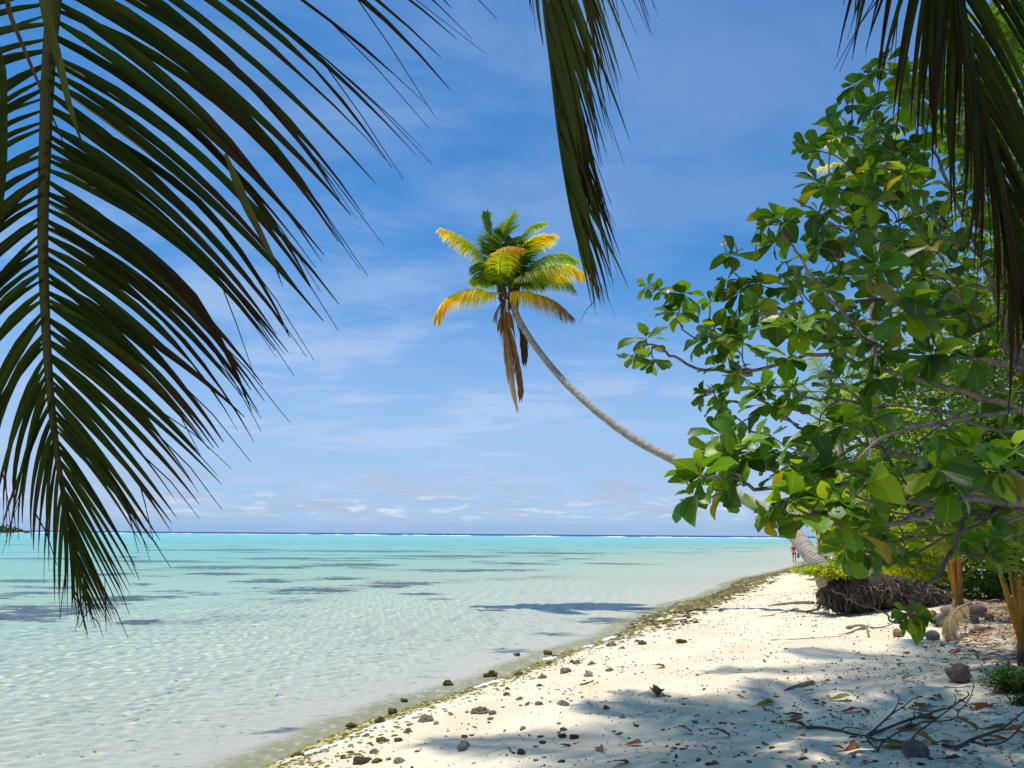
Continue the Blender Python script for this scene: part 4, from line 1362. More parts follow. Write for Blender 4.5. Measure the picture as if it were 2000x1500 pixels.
GREY = (0.38, 0.31, 0.215); DARK = (0.17, 0.125, 0.08); OLIV = (0.20, 0.165, 0.045); PALEC = (0.52, 0.46, 0.36); YELL = (0.30, 0.25, 0.04)
KIND = {'grey': GREY, 'dark': DARK, 'olive': OLIV, 'pale': PALEC, 'yellow': YELL}
RK = {k: [rock_mesh(i + 11 * j, M_rock, c_, .35, .62 + .1 * (i % 3), 3) for i in range(4)] for j, (k, c_) in enumerate(KIND.items())}


def put_stone(px, py, wpx, kind, label, group=None, name='coral_stone', sx=1.0):
    p_ = G(px, py)
    d = (p_ - CAM).dot(fw)
    r_ = wpx / F_PX * d / 2 * 0.8
    o = wetted(link(name, random.choice(RK[kind])[1]))
    o.location = p_ + Vector((0, 0, r_ * .08))
    o.scale = (r_ * sx, r_, r_ * random.uniform(.8, 1.1))
    o.rotation_euler = (random.uniform(-.15, .15), random.uniform(-.15, .15), random.uniform(0, 6.3))
    return tag(o, label, 'stone', group)


SG = 'coral stones scattered on the beach'
for a in [
    (706, 1490, 40, 'dark', 'large dark knobbly coral stone at the very bottom edge of the sand'),
    (736, 1487, 26, 'yellow', 'yellow algae stained stone against the large dark stone at the bottom'),
    (732, 1470, 24, 'grey', 'grey coral stone just above the yellow stained stone at the bottom'),
    (582, 1478, 30, 'olive', 'square green algae covered stone at the lower end of the foam line'),
    (830, 1408, 36, 'grey', 'biggest grey coral stone, a blunt wedge near the water edge'),
    (852, 1414, 14, 'pale', 'small pale stone touching the blunt wedge shaped stone'),
    (937, 1392, 40, 'grey', 'jagged grey coral lump with a raised left horn'),
    (962, 1394, 20, 'grey', 'rounded foot of coral beside the jagged horned lump'),
    (906, 1462, 32, 'pale', 'bleached porous coral piece left of the blurred palm shade'),
    (780, 1487, 28, 'pale', 'bleached coral chunk low on the beach right of the large dark stone'),
    (874, 1336, 26, 'olive', 'olive stone sitting alone in the shallow water near the foam'),
    (960, 1320, 28, 'olive', 'pair of olive stones above the widest foam patch'),
    (951, 1321, 16, 'dark', 'dark stone at the left of the olive stone above the widest foam'),
    (1012, 1318, 22, 'dark', 'dark pointed stone at the water edge right of the widest foam'),
    (1010, 1279, 15, 'dark', 'small dark stone standing in the water before the far foam'),
    (1070, 1277, 22, 'olive', 'olive stone in the water just above a small foam patch'),
    (1082, 1282, 12, 'yellow', 'small yellow green stone beside the olive stone near the foam'),
    (1073, 1296, 15, 'dark', 'dark pyramid stone directly under the small foam patch'),
    (1104, 1313, 28, 'grey', 'grey cone shaped coral stone in the middle of the beach'),
    (1128, 1297, 22, 'grey', 'low grey stone above the cone shaped coral stone'),
    (1117, 1294, 14, 'olive', 'olive stone touching the low grey stone'),
    (1157, 1298, 20, 'grey', 'flat grey brown stone right of the low grey stone'),
    (1195, 1262, 24, 'grey', 'broad brown stone near the last foam patch'),
    (1217, 1267, 14, 'grey', 'small flat stone right of the broad brown stone'),
    (1254, 1259, 20, 'olive', 'arched olive stone on clean sand below the algae belt'),
    (1244, 1253, 12, 'olive', 'small olive stone left of the arched olive stone'),
    (1191, 1310, 20, 'grey', 'flat spotted stone on bare sand below the broad brown stone'),
    (1150, 1321, 24, 'pale', 'low pale grey stone under the flat grey brown stone'),
    (1060, 1324, 22, 'grey', 'thin ridge of grey coral left of the cone shaped stone'),
    (1053, 1340, 14, 'olive', 'small mottled stone below the thin coral ridge'),
    (990, 1357, 16, 'grey', 'small grey coral lump left of centre on the sand'),
    (991, 1346, 12, 'olive', 'small olive lump above the grey coral lump'),
    (1014, 1366, 17, 'grey', 'flat brown coral chip right of the grey coral lump'),
    (1030, 1377, 13, 'grey', 'rounded pebble left of the bleached flat coral'),
    (1052, 1375, 20, 'grey', 'elongated grey pebble left of the bleached flat coral'),
    (1100, 1376, 25, 'pale', 'bleached flat coral with ribs on open sand'),
    (1185, 1384, 17, 'yellow', 'straw coloured ribbed coral piece on open sand'),
    (1102, 1426, 19, 'grey', 'ribbed grey coral piece at the edge of the palm shade'),
    (1022, 1425, 17, 'pale', 'bleached lump in the gap between the two palm shade lobes'),
    (1100, 1440, 20, 'dark', 'dark lumps in the shade under the ribbed grey coral'),
    (1122, 1441, 22, 'dark', 'larger dark lump right of the other dark lumps in the shade'),
    (1060, 1451, 17, 'dark', 'dark broken lump in the shade left of the curled red leaf'),
    (1017, 1470, 20, 'dark', 'dark crumbly stone low in the left lobe of palm shade'),
    (1216, 1402, 15, 'pale', 'small pale stone just outside the palm shade'),
    (796, 1430, 22, 'grey', 'low brown stone below the blunt wedge shaped stone'),
    (742, 1411, 26, 'olive', 'yellow green stone lying in the foam line'),
    (686, 1418, 24, 'olive', 'dark green stone in the algae band at the waterline'),
    (766, 1390, 22, 'olive', 'green stone in the algae band nearer the middle'),
    (790, 1369, 18, 'dark', 'dark stone in shallow water above the algae band'),
    (746, 1447, 26, 'yellow', 'flat yellowish stone on the wet sand'),
    (778, 1448, 20, 'yellow', 'crumbly yellowish stone right of the flat yellowish one'),
    (714, 1438, 16, 'grey', 'small grey stone beside the foam line'),
    (670, 1481, 16, 'yellow', 'small straw coloured stone near the bottom foam'),
    (906, 1440, 16, 'grey', 'small low stone above the bleached porous coral'),
    (1332, 1255, 26, 'olive', 'mossy lump at the seaward edge of the algae belt'),
]:
    put_stone(*a, group=SG)

# small loose pieces: individuals of a few kinds
small_lab = {'grey': 'small grey coral bit lying loose on the sand', 'dark': 'small dark bit of coral or seed lying loose on the sand', 'olive': 'small olive coral bit lying loose on the sand', 'pale': 'small pale coral bit lying loose on the sand'}
SMALL = {k: [rock_mesh(i + 31 * j, M_rock, KIND[k], .3, .6, 1)[1] for i in range(4)] for j, k in enumerate(small_lab)}
made = 0
while made < 240:
    px = random.uniform(600, 1960); py = random.uniform(1215, 1498)
    p_ = G(px, py)
    s_ = float(shore_s(p_.x, p_.y))
    if s_ < .15 or s_ > 7.5 or (p_ - CAM).length > 17:
        continue
    k = random.choices(['grey', 'dark', 'olive', 'pale'], [5, 6 if s_ > 2 else 2, 4 if s_ < 2 else .5, 3])[0]
    r_ = random.uniform(.010, .030) * (1.25 if s_ < 2 else 1)
    o = link('coral_bit', random.choice(SMALL[k]))
    o.location = p_ + Vector((0, 0, r_ * .1)); o.scale = (r_ * random.uniform(.8, 1.7), r_, r_ * random.uniform(.6, 1.0)); o.rotation_euler = (0, 0, random.uniform(0, 6.3))
    tag(o, small_lab[k], 'stone', 'small ' + k + ' bits on the sand')
    made += 1

# crumbs, seeds and twig ends nobody could count
mb = MB()
def crumb(p_, r_, col):
    a = random.uniform(0, 6.3); e = random.uniform(.4, 1)
    ux = Vector((math.cos(a), math.sin(a), 0)) * r_; uy = Vector((-math.sin(a), math.cos(a), 0)) * r_ * e
    h = Vector((0, 0, r_ * random.uniform(.4, .9)))
    lo = Vector((0, 0, -.2 * r_))
    mb.add([p_ + ux + lo, p_ + uy + lo, p_ - ux + lo, p_ - uy + lo, p_ + h + ux * .3, p_ + h - ux * .4], [(0, 1, 4), (1, 5, 4), (1, 2, 5), (2, 3, 5), (3, 4, 5), (3, 0, 4)], col)
DCOL = [(0.10, .07, .05), (0.06, .045, .04), (0.2, .14, .09), (0.28, .22, .15), (0.14, .12, .06)]
cand = RNG.uniform([-2, 4.6], [12, 26], (90000, 2))
ss = shore_s(cand[:, 0], cand[:, 1]); zz = ground_z(cand[:, 0], cand[:, 1])
clus = fbm(cand[:, 0] * 1.3, cand[:, 1] * 1.3, 3, 41)
shade_ = sstep(0, 2.5, cand[:, 0] - 0.85 * (cand[:, 1] - 7.5) - .3)
prob = (0.045 + 0.17 * sstep(.45, .7, clus) + .16 * shade_ * sstep(.35, .6, clus)) * (ss > .1)
prob = prob + (ss > 6.5) * .25
keep = RNG.random(len(cand)) < prob
for (x, y), z, s_ in zip(cand[keep], zz[keep], ss[keep]):
    d = math.hypot(x, y)
    crumb(Vector((x, y, z)), random.uniform(.004, .014 if random.random() < .8 else .022) * (1 + d * .03), jit(random.choice(DCOL), .3))
print('crumbs', keep.sum())
tag(mb.obj('beach_crumbs', M_plain, None, False), 'dark crumbs of husk and coral sprinkled over the sand', 'debris', kind='stuff')

# litter of dry strips on the bank under the trees
mb = MB()
lx = RNG.uniform(5, 20, 14000); ly = RNG.uniform(7, 27, 14000)
lk = RNG.random(14000) < sstep(5.6, 7.6, shore_s(lx, ly) + 1.6 * (fbm(lx * .8, ly * .8, 3, 91) - .5)) * .95
for x, y, z in zip(lx[lk], ly[lk], ground_z(lx[lk], ly[lk])):
    p_ = Vector((x, y, z + .01)); a = random.uniform(-.9, .9)
    L = random.uniform(.05, .40); d_ = Vector((math.cos(a), math.sin(a), random.uniform(-.02, .16)))
    strip(mb, [p_, p_ + d_ * L * .5 + Vector((0, 0, random.uniform(0, .04))), p_ + d_ * L], [.012, random.uniform(.012, .05), .006], Vector((random.gauss(0, .4), random.gauss(0, .4), 1)), jit(random.choice([(0.16, .09, .05), (.25, .17, .10), (.10, .06, .04), (.34, .22, .12), (.42, .2, .05)]), .3), .3)
tag(mb.obj('leaf_litter', M_dryleaf, None), 'brown litter of dry leaf strips covering the bank under the trees', 'leaf litter', kind='stuff')

# belt of algae covered rubble along the waterline
mb = MB()
ico = rock_mesh(3, M_rock, GREY, .3, .7, 1)[0]
for k in range(9000):
    y = 15 + 45 * random.random() ** 1.5
    s_ = random.gauss(.55, .42)
    x = float(shore_x(y)) + s_ / .915
    dens = float(sstep(16, 24, y)) * (0.35 + .65 * float(fbm(np.array([x * .9]), np.array([y * .9]), 3, 61)[0] > .42))
    if s_ < -.35 or s_ > 1.9 or random.random() > dens:
        continue
    r_ = random.uniform(.025, .085) * (.8 + y * .012)
    col = jit(random.choice([(0.24, .20, .05), (.17, .14, .04), (.32, .27, .08), (.38, .32, .16), (.11, .09, .04)]), .3)
    a = random.uniform(0, 6.3); R_ = Matrix.Rotation(a, 3, 'Z'); sc_ = Vector((r_ * random.uniform(.8, 1.5), r_, r_ * random.uniform(.4, .75)))
    p_ = Vector((x, y, max(gz(x, y), -.02)))
    mb.add([p_ + R_ @ Vector((v[0] * sc_.x, v[1] * sc_.y, v[2] * sc_.z)) for v in ico.v], ico.f, col)
tag(wetted(mb.obj('shore_rubble', M_rock, None, False)), 'belt of olive algae covered rubble along the waterline', 'rubble', kind='stuff')
# weed film and flakes at the near waterline
mb = MB()
for k in range(1500):
    y = random.uniform(7.6, 20); s_ = random.gauss(.02, .10) if random.random() < .7 else random.uniform(-.1, .7)
    x = float(shore_x(y)) + s_ / .915
    if s_ < -.16: continue
    r_ = random.uniform(.008, .03)
    p_ = Vector((x, y, gz(x, y) + .004))
    a = random.uniform(0, 6.3); R_ = Matrix.Rotation(a, 3, 'Z')
    col = jit(random.choice([(0.40, .36, .05), (.30, .28, .05), (.2, .18, .05), (.42, .36, .14)]), .3)
    mb.add([p_ + R_ @ Vector((v[0] * r_ * 1.6, v[1] * r_, v[2] * r_ * .5)) for v in ico.v], ico.f, col)
tag(wetted(mb.obj('shore_weed', M_rock, None, False)), 'yellow green weed flakes at the near water edge', 'seaweed', kind='stuff')

# foam
M_foam, t, out = new_mat('sea_foam')
tco = t.new('ShaderNodeTexCoord').outputs['Object']
fv = t.new('ShaderNodeTexVoronoi', inp={'Vector': tco, 'Scale': 60.0}).outputs['Distance']
pf = principled(t, (0.86, 0.87, 0.86), 0.6, fv, .5, .006)
t.put(out.inputs[0], pf.outputs[0])
for x0, y0, x1, y1, wpx, lab in [
    (548, 1492, 680, 1444, 16, 'longest strip of white foam along the waterline at the bottom'), (706, 1428, 768, 1408, 12, 'white foam strip between the green stones'),
    (778, 1408, 828, 1391, 10, 'short foam strip above the blunt wedge shaped stone'), (926, 1343, 988, 1326, 13, 'widest white foam patch below the olive stones'),
    (1060, 1289, 1088, 1283, 11, 'small foam patch by the dark pyramid stone'), (1136, 1266, 1162, 1259, 11, 'small round foam patch above the broad brown stone'),
    (1178, 1251, 1202, 1243, 10, 'last small foam patch at the start of the algae belt')]:
    a_ = G(x0, y0); b_ = G(x1, y1); c_ = (a_ + b_) * .5
    mb = MB(); ax = (b_ - a_) * .5; ax.z = 0; d = (c_ - CAM).dot(fw); side = Vector((-ax.y, ax.x, 0)).normalized() * (wpx / F_PX * d * 1.0)
    nu, nv = 26, 8; vs_ = []
    for i in range(nu + 1):
        for j in range(nv + 1):
            u_ = i / nu * 2 - 1; v_ = j / nv * 2 - 1
            wv_ = (1 - u_ * u_) ** .5 * (.65 + .5 * mnoise.noise(Vector((u_ * 4, c_.x, 0)))) 
            q_ = c_ + ax * u_ + side * (v_ * wv_ + .25 * mnoise.noise(Vector((u_ * 2.5, c_.y, 3))))
            h = .035 * (1 - v_ * v_) ** .6 * (1 - u_ * u_) ** .4 * (.7 + .6 * mnoise.noise(Vector((u_ * 6, v_ * 3, c_.y))))
            q_.z = max(gz(q_.x, q_.y), 0.0) + h - .006
            vs_.append(q_ - c_)
    mb.add(vs_, [(i * (nv + 1) + j, (i + 1) * (nv + 1) + j, (i + 1) * (nv + 1) + j + 1, i * (nv + 1) + j + 1) for i in range(nu) for j in range(nv)], (1, 1, 1))
    o = mb.obj('sea_foam', M_foam); o.location = c_
    tag(o, lab, 'foam', 'foam patches on the waterline')


# ------------------------------------------------------------------ fallen leaves
BR = (0.30, 0.12, 0.035); RED = (0.34, 0.09, 0.03); YB = (0.32, 0.22, 0.03); YG2 = (0.28, 0.27, 0.04); OR2 = (0.48, 0.19, 0.02); DKB = (0.12, 0.06, 0.03); TAN = (0.27, 0.20, 0.12); OLV = (0.17, 0.14, 0.04)


def dry_leaf(px, py, wpx, col, label, yaw=None, curl=None, group='fallen leaves on the sand'):
    p_ = G(px, py)
    d = (p_ - CAM).dot(fw); L = wpx / F_PX * d * 1.2
    mb = MB()
    cu = random.uniform(-.5, .9) if curl is None else curl
    leaf_shape(mb, Matrix.Translation((0, -.5, 0)), 1.0, random.uniform(.2, .3), col, random.uniform(.3, .9), cu, .12, 9, 'obovate', None, (lerp3(col, DKB, .6), .7) if random.random() < .5 else None)
    mb.tube([Vector((0, -.5, 0)), Vector((.02, -.62, .02)), Vector((.05, -.72, .01))], .02, 4, lerp3(col, DKB, .5))
    o = mb.obj('fallen_leaf', M_dryleaf)
    zmin = min(v[2] for v in mb.v); zmax = max(v[2] for v in mb.v)
    flip = cu > .6
    o.location = p_ + Vector((0, 0, (.02 - zmin) * L))
    o.scale = (L, L, L)
    o.rotation_euler = (random.uniform(-.2, .2), random.uniform(-.25, .25), random.uniform(0, 6.3) if yaw is None else yaw)
    return tag(o, label, 'leaf', group)


H = math.pi / 2
for px, py, w_, col, lab, yaw in [
    (1288, 1304, 20, RED, 'small red brown leaf alone on the open sunny sand', -H),
    (1447, 1363, 20, BR, 'small brown leaf left of the folded yellow brown leaf', .6),
    (1493, 1377, 36, YB, 'folded yellow brown leaf in the middle of the shade', -H + .2),
    (1638, 1369, 40, YG2, 'flat yellow green leaf in the dappled shade', -H),
    (1775, 1330, 28, YB, 'yellow leaf with a dark curled stalk left of the big coconut', H + .2),
    (1338, 1434, 32, BR, 'long red brown leaf at the sunlit shade edge', -H + .4),
    (1410, 1441, 36, BR, 'crumpled brown leaf right of the long red brown leaf', -H + .1),
    (1235, 1456, 32, BR, 'brown leaf with a raised tip in the palm shade', -H - .1),
    (1210, 1493, 36, RED, 'dark red leaf cut by the bottom edge', -H + .5),
    (1172, 1467, 34, BR, 'ragged brown leaf heap in the palm shade', .3),
    (1103, 1458, 24, RED, 'curled red leaf in the shade beside the dark lumps', -H),
    (1546, 1400, 38, TAN, 'topmost curled leaf of the pile at the butt of the fallen branch', -H),
    (1548, 1411, 34, BR, 'middle curled leaf of the pile at the butt of the fallen branch', -H + .2),
    (1556, 1422, 36, BR, 'lowest curled leaf of the pile at the butt of the fallen branch', -H - .1),
    (1657, 1392, 32, RED, 'red brown leaf right of centre under the yellow green leaf', -H),
    (1688, 1397, 26, BR, 'small brown leaf beside the red brown leaf', -H + .5),
    (1635, 1466, 24, YB, 'yellowish rolled leaf at the bottom', -H),
    (1663, 1470, 36, BR, 'rolled brown leaf crossing a twig near the bottom', -H + .3),
    (1632, 1488, 22, YEL, 'small bright yellow leaf at the bottom', .4),
    (1738, 1455, 46, OLV, 'yellow green leaf pair member lying behind the fallen branch fork', -H + .1),
    (1742, 1463, 44, YB, 'yellow brown leaf lying in front under the fallen branch fork', -H - .1),
    (1790, 1384, 38, OLV, 'olive brown leaf left of the big brown leaf between branch twigs', -H),
    (1816, 1388, 38, TAN, 'big olive tan leaf lying between the twigs of the fallen branch', H),
    (1833, 1366, 24, BR, 'upright brown leaf above the fallen branch twigs', 0),
    (1818, 1367, 18, DKB, 'dark rolled leaf touching the upright brown leaf', -H),
    (1768, 1427, 52, BR, 'long brown leaf pressed under the fallen branch', -H),
    (1806, 1407, 46, BR, 'reddish leaf behind the crossing twigs', -H + .2),
    (1926, 1391, 40, RED, 'red brown leaf with a green end to the right of the twigs', H + .3),
    (1940, 1384, 22, OLV, 'small green end leaf against the red brown leaf', .2),
    (1888, 1428, 48, TAN, 'grey tan leaf right of the half buried coconut', -H),
    (1938, 1427, 40, BR, 'brown leaf between the grey tan leaf and the second branch', -H),
    (1945, 1445, 42, OR2, 'orange brown leaf below the second fallen branch', -H + .2),
    (1978, 1431, 44, OR2, 'wide orange leaf at the right edge under the second branch', -H),
    (1995, 1440, 40, BR, 'brown leaf cut by the right edge below the wide orange leaf', -H + .3),
    (1815, 1452, 44, OR2, 'broad orange brown leaf standing behind the half buried coconut', .4),
    (1846, 1452, 36, BR, 'dull brown leaf right of the broad orange brown leaf', -H),
    (1858, 1487, 34, DKB, 'dark rolled leaf at the bottom right', -H),
    (1948, 1355, 22, OR2, 'orange leaf below the succulent plant', -H),
    (1990, 1352, 26, BR, 'brown leaf under the succulent plant', -H),
    (1868, 1278, 22, RED, 'thin red brown leaf beyond the big coconut', -H),
    (1900, 1279, 24, TAN, 'thin tan leaf beyond the big coconut to the right', -H),
    (1930, 1226, 18, BR, 'brown leaf near the heap of coconuts', .3),
    (1912, 1245, 16, OR2, 'small orange leaf below the lone coconut', 1.0),
    (1940, 1205, 26, OR2, 'upright orange leaf right of the heap of coconuts', .9),
    (1880, 1371, 20, BR, 'leaf hanging on the twigs of the fallen branch', .2)]:
    dry_leaf(px, py, w_, col, lab, yaw)
for k in range(150):
    px = random.uniform(1280, 2000); py = random.uniform(1230, 1495)
    if px < 2000 - (py - 1180) * 2.6: continue
    dry_leaf(px, py, random.uniform(6, 17), jit(random.choice([BR, DKB, RED, TAN, YB]), .3), 'small dry leaf scrap lying in the shade', None, None, 'small dry leaf scraps in the shade')


# thin twig scraps, nobody could count them
mb = MB()
for k in range(420):
    px = random.uniform(1000, 2000); py = random.uniform(1225, 1498)
    if px < 2000 - (py - 1170) * 3.0 or (k % 4 and px < 1500): continue
    p_ = G(px, py, .004); a = random.uniform(-1.2, 1.2); L = random.uniform(.03, .16)
    d_ = Vector((math.cos(a), math.sin(a), 0)) * L
    mb.tube([p_, p_ + d_ * .5 + Vector((0, 0, random.uniform(.0, .012))), p_ + d_], [.0022, .002, .001], 3, jit((0.12, .085, .06), .4), False)
tag(mb.obj('twig_scraps', M_bark, None), 'thin twig scraps strewn over the shaded sand', 'twigs', kind='stuff')


# ------------------------------------------------------------------ coconuts
def coconut_mesh(col, col2, seed):
    mb = MB(); vs_ = []; cs = []
    nu, nv = 20, 14
    for j in range(nv + 1):
        t_ = j / nv; th = math.pi * t_
        for i in range(nu):
            a = 2 * math.pi * i / nu
            r_ = math.sin(th) ** .85 * (1 + .11 * math.cos(3 * a)) * (1 + .05 * mnoise.noise(Vector((math.cos(a), math.sin(a), t_ * 3 + seed))))
            y = -math.cos(th) * (1.18 + (.12 if t_ > .5 else 0))
            vs_.append(Vector((r_ * math.cos(a) * .92, y, r_ * math.sin(a) * .92)))
            cs.append(jit(lerp3(col, col2, float(sstep(-.1, .5, mnoise.noise(Vector((math.cos(a) * 1.3, y * 1.2, math.sin(a) + seed)))))), .1))
    mb.add(vs_, [(j * nu + i, j * nu + (i + 1) % nu, (j + 1) * nu + (i + 1) % nu, (j + 1) * nu + i) for j in range(nv) for i in range(nu)], cs)
    return mb


def coconut(px, py, r_px, col, col2, label, rot=None, sink=.25, group='fallen coconuts'):
    p_ = G(px, py + r_px * .75); d = (p_ - CAM).dot(fw); r_ = r_px / F_PX * d
    mb = coconut_mesh(col, col2, random.uniform(0, 50))
    o = mb.obj('coconut', M_husk); o.scale = (r_, r_, r_)
    o.location = p_ + Vector((0, 0, r_ * (1 - sink) * .9))
    o.rotation_euler = rot or (random.uniform(-.4, .4), random.uniform(-.3, .3), random.uniform(0, 6.3))
    cm = MB()
    for k in range(5):
        a = 2 * math.pi * k / 5
        leaf_shape(cm, Matrix.Translation((0, -1.17, 0)) @ frame(Vector((math.cos(a), .35, math.sin(a))), Vector((0, -1, 0))), .34, .15, (0.12, .08, .05), .1, .5, .05, 3, 'ovate')
    cm.obj('calyx', M_dryleaf, o)
    return tag(o, label, 'coconut', group)


HB = (0.20, .125, .10); HG = (0.25, .21, .17); HT = (0.36, .22, .11)
coconut(1875, 1316, 21, HB, (0.33, .23, .16), 'biggest brown coconut lying on the dappled sand', (.2, .1, 2.2), .2)
coconut(1790, 1461, 20, (0.15, .11, .10), HG, 'half buried dark coconut touching the fallen branch', (.1, .2, 1.1), .45)
coconut(1821, 1240, 11, HG, HG, 'grey coconut in front of the heap, cut flat on one side', None, .35)
coconut(1753, 1237, 9, HT, OR2, 'small orange brown fuzzy coconut under the hanging branch tip', None, .1)
coconut(1912, 1228, 10, (0.2, .15, .12), HG, 'lone brown coconut right of the dry curled frond', None, .4)
coconut(1821, 1202, 12, HT, (0.32, .2, .1), 'sunlit tan coconut at the left end of the heap')
coconut(1793, 1198, 11, (0.26, .12, .09), HB, 'reddish coconut behind the leaves of the hanging branch')
coconut(1853, 1194, 12, HG, HB, 'grey brown coconut in the back of the heap')
coconut(1868, 1196, 11, HG, HG, 'pale grey coconut in the middle of the heap')
coconut(1838, 1212, 14, (0.13, .11, .10), HG, 'dark coconut in the front of the heap')
coconut(1855, 1212, 9, (0.42, .42, .42), (0.5, .5, .5), 'bleached grey white coconut in the front of the heap')
coconut(1883, 1184, 16, (0.28, .18, .15), HB, 'large pinkish brown coconut at the back of the heap')
coconut(1911, 1193, 14, (0.15, .12, .11), HG, 'dark grey coconut at the right end of the heap')
coconut(1808, 1170, 8, HB, HG, 'brown coconut half hidden against the bank')
coconut(1848, 1166, 9, (0.24, .19, .16), HG, 'grey coconut on the bank behind the heap')
coconut(1905, 1210, 8, (0.14, .11, .10), HG, 'small dark coconut under the right end of the heap')
coconut(1933, 1206, 8, (0.11, .09, .09), HG, 'small blackened coconut right of the heap')
# white scrap on the bank
mb = rock_mesh(77, M_plain, (0.7, .72, .74), .2, .8, 2)[0]
o = mb.obj('white_scrap', M_plain); p_ = G(1817, 1164); o.location = p_ + Vector((0, 0, .06)); o.scale = (.05, .05, .09)
tag(o, 'small white scrap lying on the dark bank above the coconuts', 'litter')


# ------------------------------------------------------------------ driftwood, husks, dry fronds
def sheath(name, label, cat, pts, wpx, col, lift=.02, mat=None, curve=.35):
    g_ = [G(x, y) for x, y in pts]
    d = (g_[0] - CAM).dot(fw); o0 = g_[0]
    path = smooth_path([p_ - o0 + Vector((0, 0, lift)) for p_ in g_], 5)
    n = len(path); w0 = wpx / F_PX * d
    mb = MB(); vs_ = []; cs = []
    for i, p_ in enumerate(path):
        tg = (path[min(i + 1, n - 1)] - path[max(i - 1, 0)]).normalized(); s_ = Vector((-tg.y, tg.x, 0)).normalized()
        t_ = i / (n - 1); w_ = w0 * (.15 + .85 * t_ ** .8)
        for k in range(7):
            a = (k / 6 - .5) * 2.6
            vs_.append(p_ + s_ * math.sin(a) * w_ * (1 + .1 * random.uniform(-1, 1)) + Vector((0, 0, w_ * (math.cos(a) - .45) * (1 if i else .3) + random.uniform(-.004, .004))))
            cs.append(jit(col, .3))
    mb.add(vs_, [(i * 7 + k, i * 7 + k + 1, (i + 1) * 7 + k + 1, (i + 1) * 7 + k) for i in range(n - 1) for k in range(6)], cs)
    o = mb.obj(name, mat or M_wood); o.location = o0
    return tag(o, label, cat)


sheath('palm_sheath', 'long brown palm frond base lying on the sand before the root mass', 'driftwood', [(1498, 1184), (1530, 1182), (1560, 1180), (1588, 1181)], 9, (0.20, .13, .08))
sheath('palm_sheath', 'weathered flat frond piece below the long brown frond base', 'driftwood', [(1482, 1204), (1510, 1200), (1535, 1195), (1556, 1190)], 6, (0.30, .22, .15), .0)
sheath('palm_sheath', 'reddish frond splinter right of the weathered flat piece', 'driftwood', [(1550, 1200), (1575, 1195), (1608, 1188)], 6, (0.26, .12, .06), .0)
sheath('husk_piece', 'tan triangular husk leaning on the end of the root mass', 'husk', [(1636, 1192), (1645, 1190), (1660, 1187)], 11, (0.38, .27, .19), .05)
sheath('palm_sheath', 'long reddish frond stem lying from the root mass towards the coconuts', 'driftwood', [(1610, 1210), (1670, 1203), (1730, 1195), (1800, 1182), (1860, 1172)], 5, (0.26, .15, .09), .02)
sheath('palm_sheath', 'weathered brown husk strip beside the forked grey stick', 'driftwood', [(1640, 1239), (1660, 1234), (1690, 1226)], 8, (0.24, .17, .12), .0)
sheath('husk_piece', 'rotting tan husk on the sand between shade and sun', 'husk', [(1530, 1350), (1550, 1343), (1588, 1334)], 11, (0.27, .19, .13), .0)
sheath('palm_sheath', 'dry frond stem lying far right beyond the succulent plant', 'driftwood', [(1960, 1292), (1985, 1286), (2010, 1280)], 8, (0.26, .11, .06), .0)
# split open seed husk
hroot = thing('split_husk', 'dried brown seed husk split open into upright flaps on the sunny sand', 'husk', G(1283, 1358))
for k in range(9):
    mb = MB(); a = 2 * math.pi * k / 9
    leaf_shape(mb, frame(Vector((math.cos(a), math.sin(a), random.uniform(.5, 1.6))), Vector((-math.cos(a), -math.sin(a), .4))), .13, .045, jit((0.22, .13, .07), .3), .4, random.uniform(-.8, .5), .1, 4, 'ovate')
    mb.obj('flap', M_dryleaf, hroot)


def stick_thing(name, label, cat, groups, r0s, col, z0=.02, lifts=None, mat=None):
    """branches lying on the sand: pixel paths, each a part"""
    o0 = G(*groups[0][0]); root = thing(name, label, cat, o0)
    for gi, pts in enumerate(groups):
        w_ = []
        d0 = (G(*pts[0]) - CAM).dot(fw)
        for i, (x, y) in enumerate(pts):
            lf = lifts[gi][i] if lifts and lifts[gi] else 0.0
            # a lifted point is nearer the camera than the sand seen behind it
            d_ = ray(x, y); gp = G(x, y); t_ = (gp.z + z0 + lf - CAM_H) / d_.z
            w_.append(CAM + d_ * t_ - o0)
        mb = MB(); sp = smooth_path(w_, 5); n = len(sp); r0 = r0s[gi]
        mb.tube(sp, [r0 * (1 - .6 * i / (n - 1)) for i in range(n)], 6, jit(col, .2), True, .08)
        mb.obj('stem' if gi == 0 else 'twig', mat or M_bark, root)
    return root


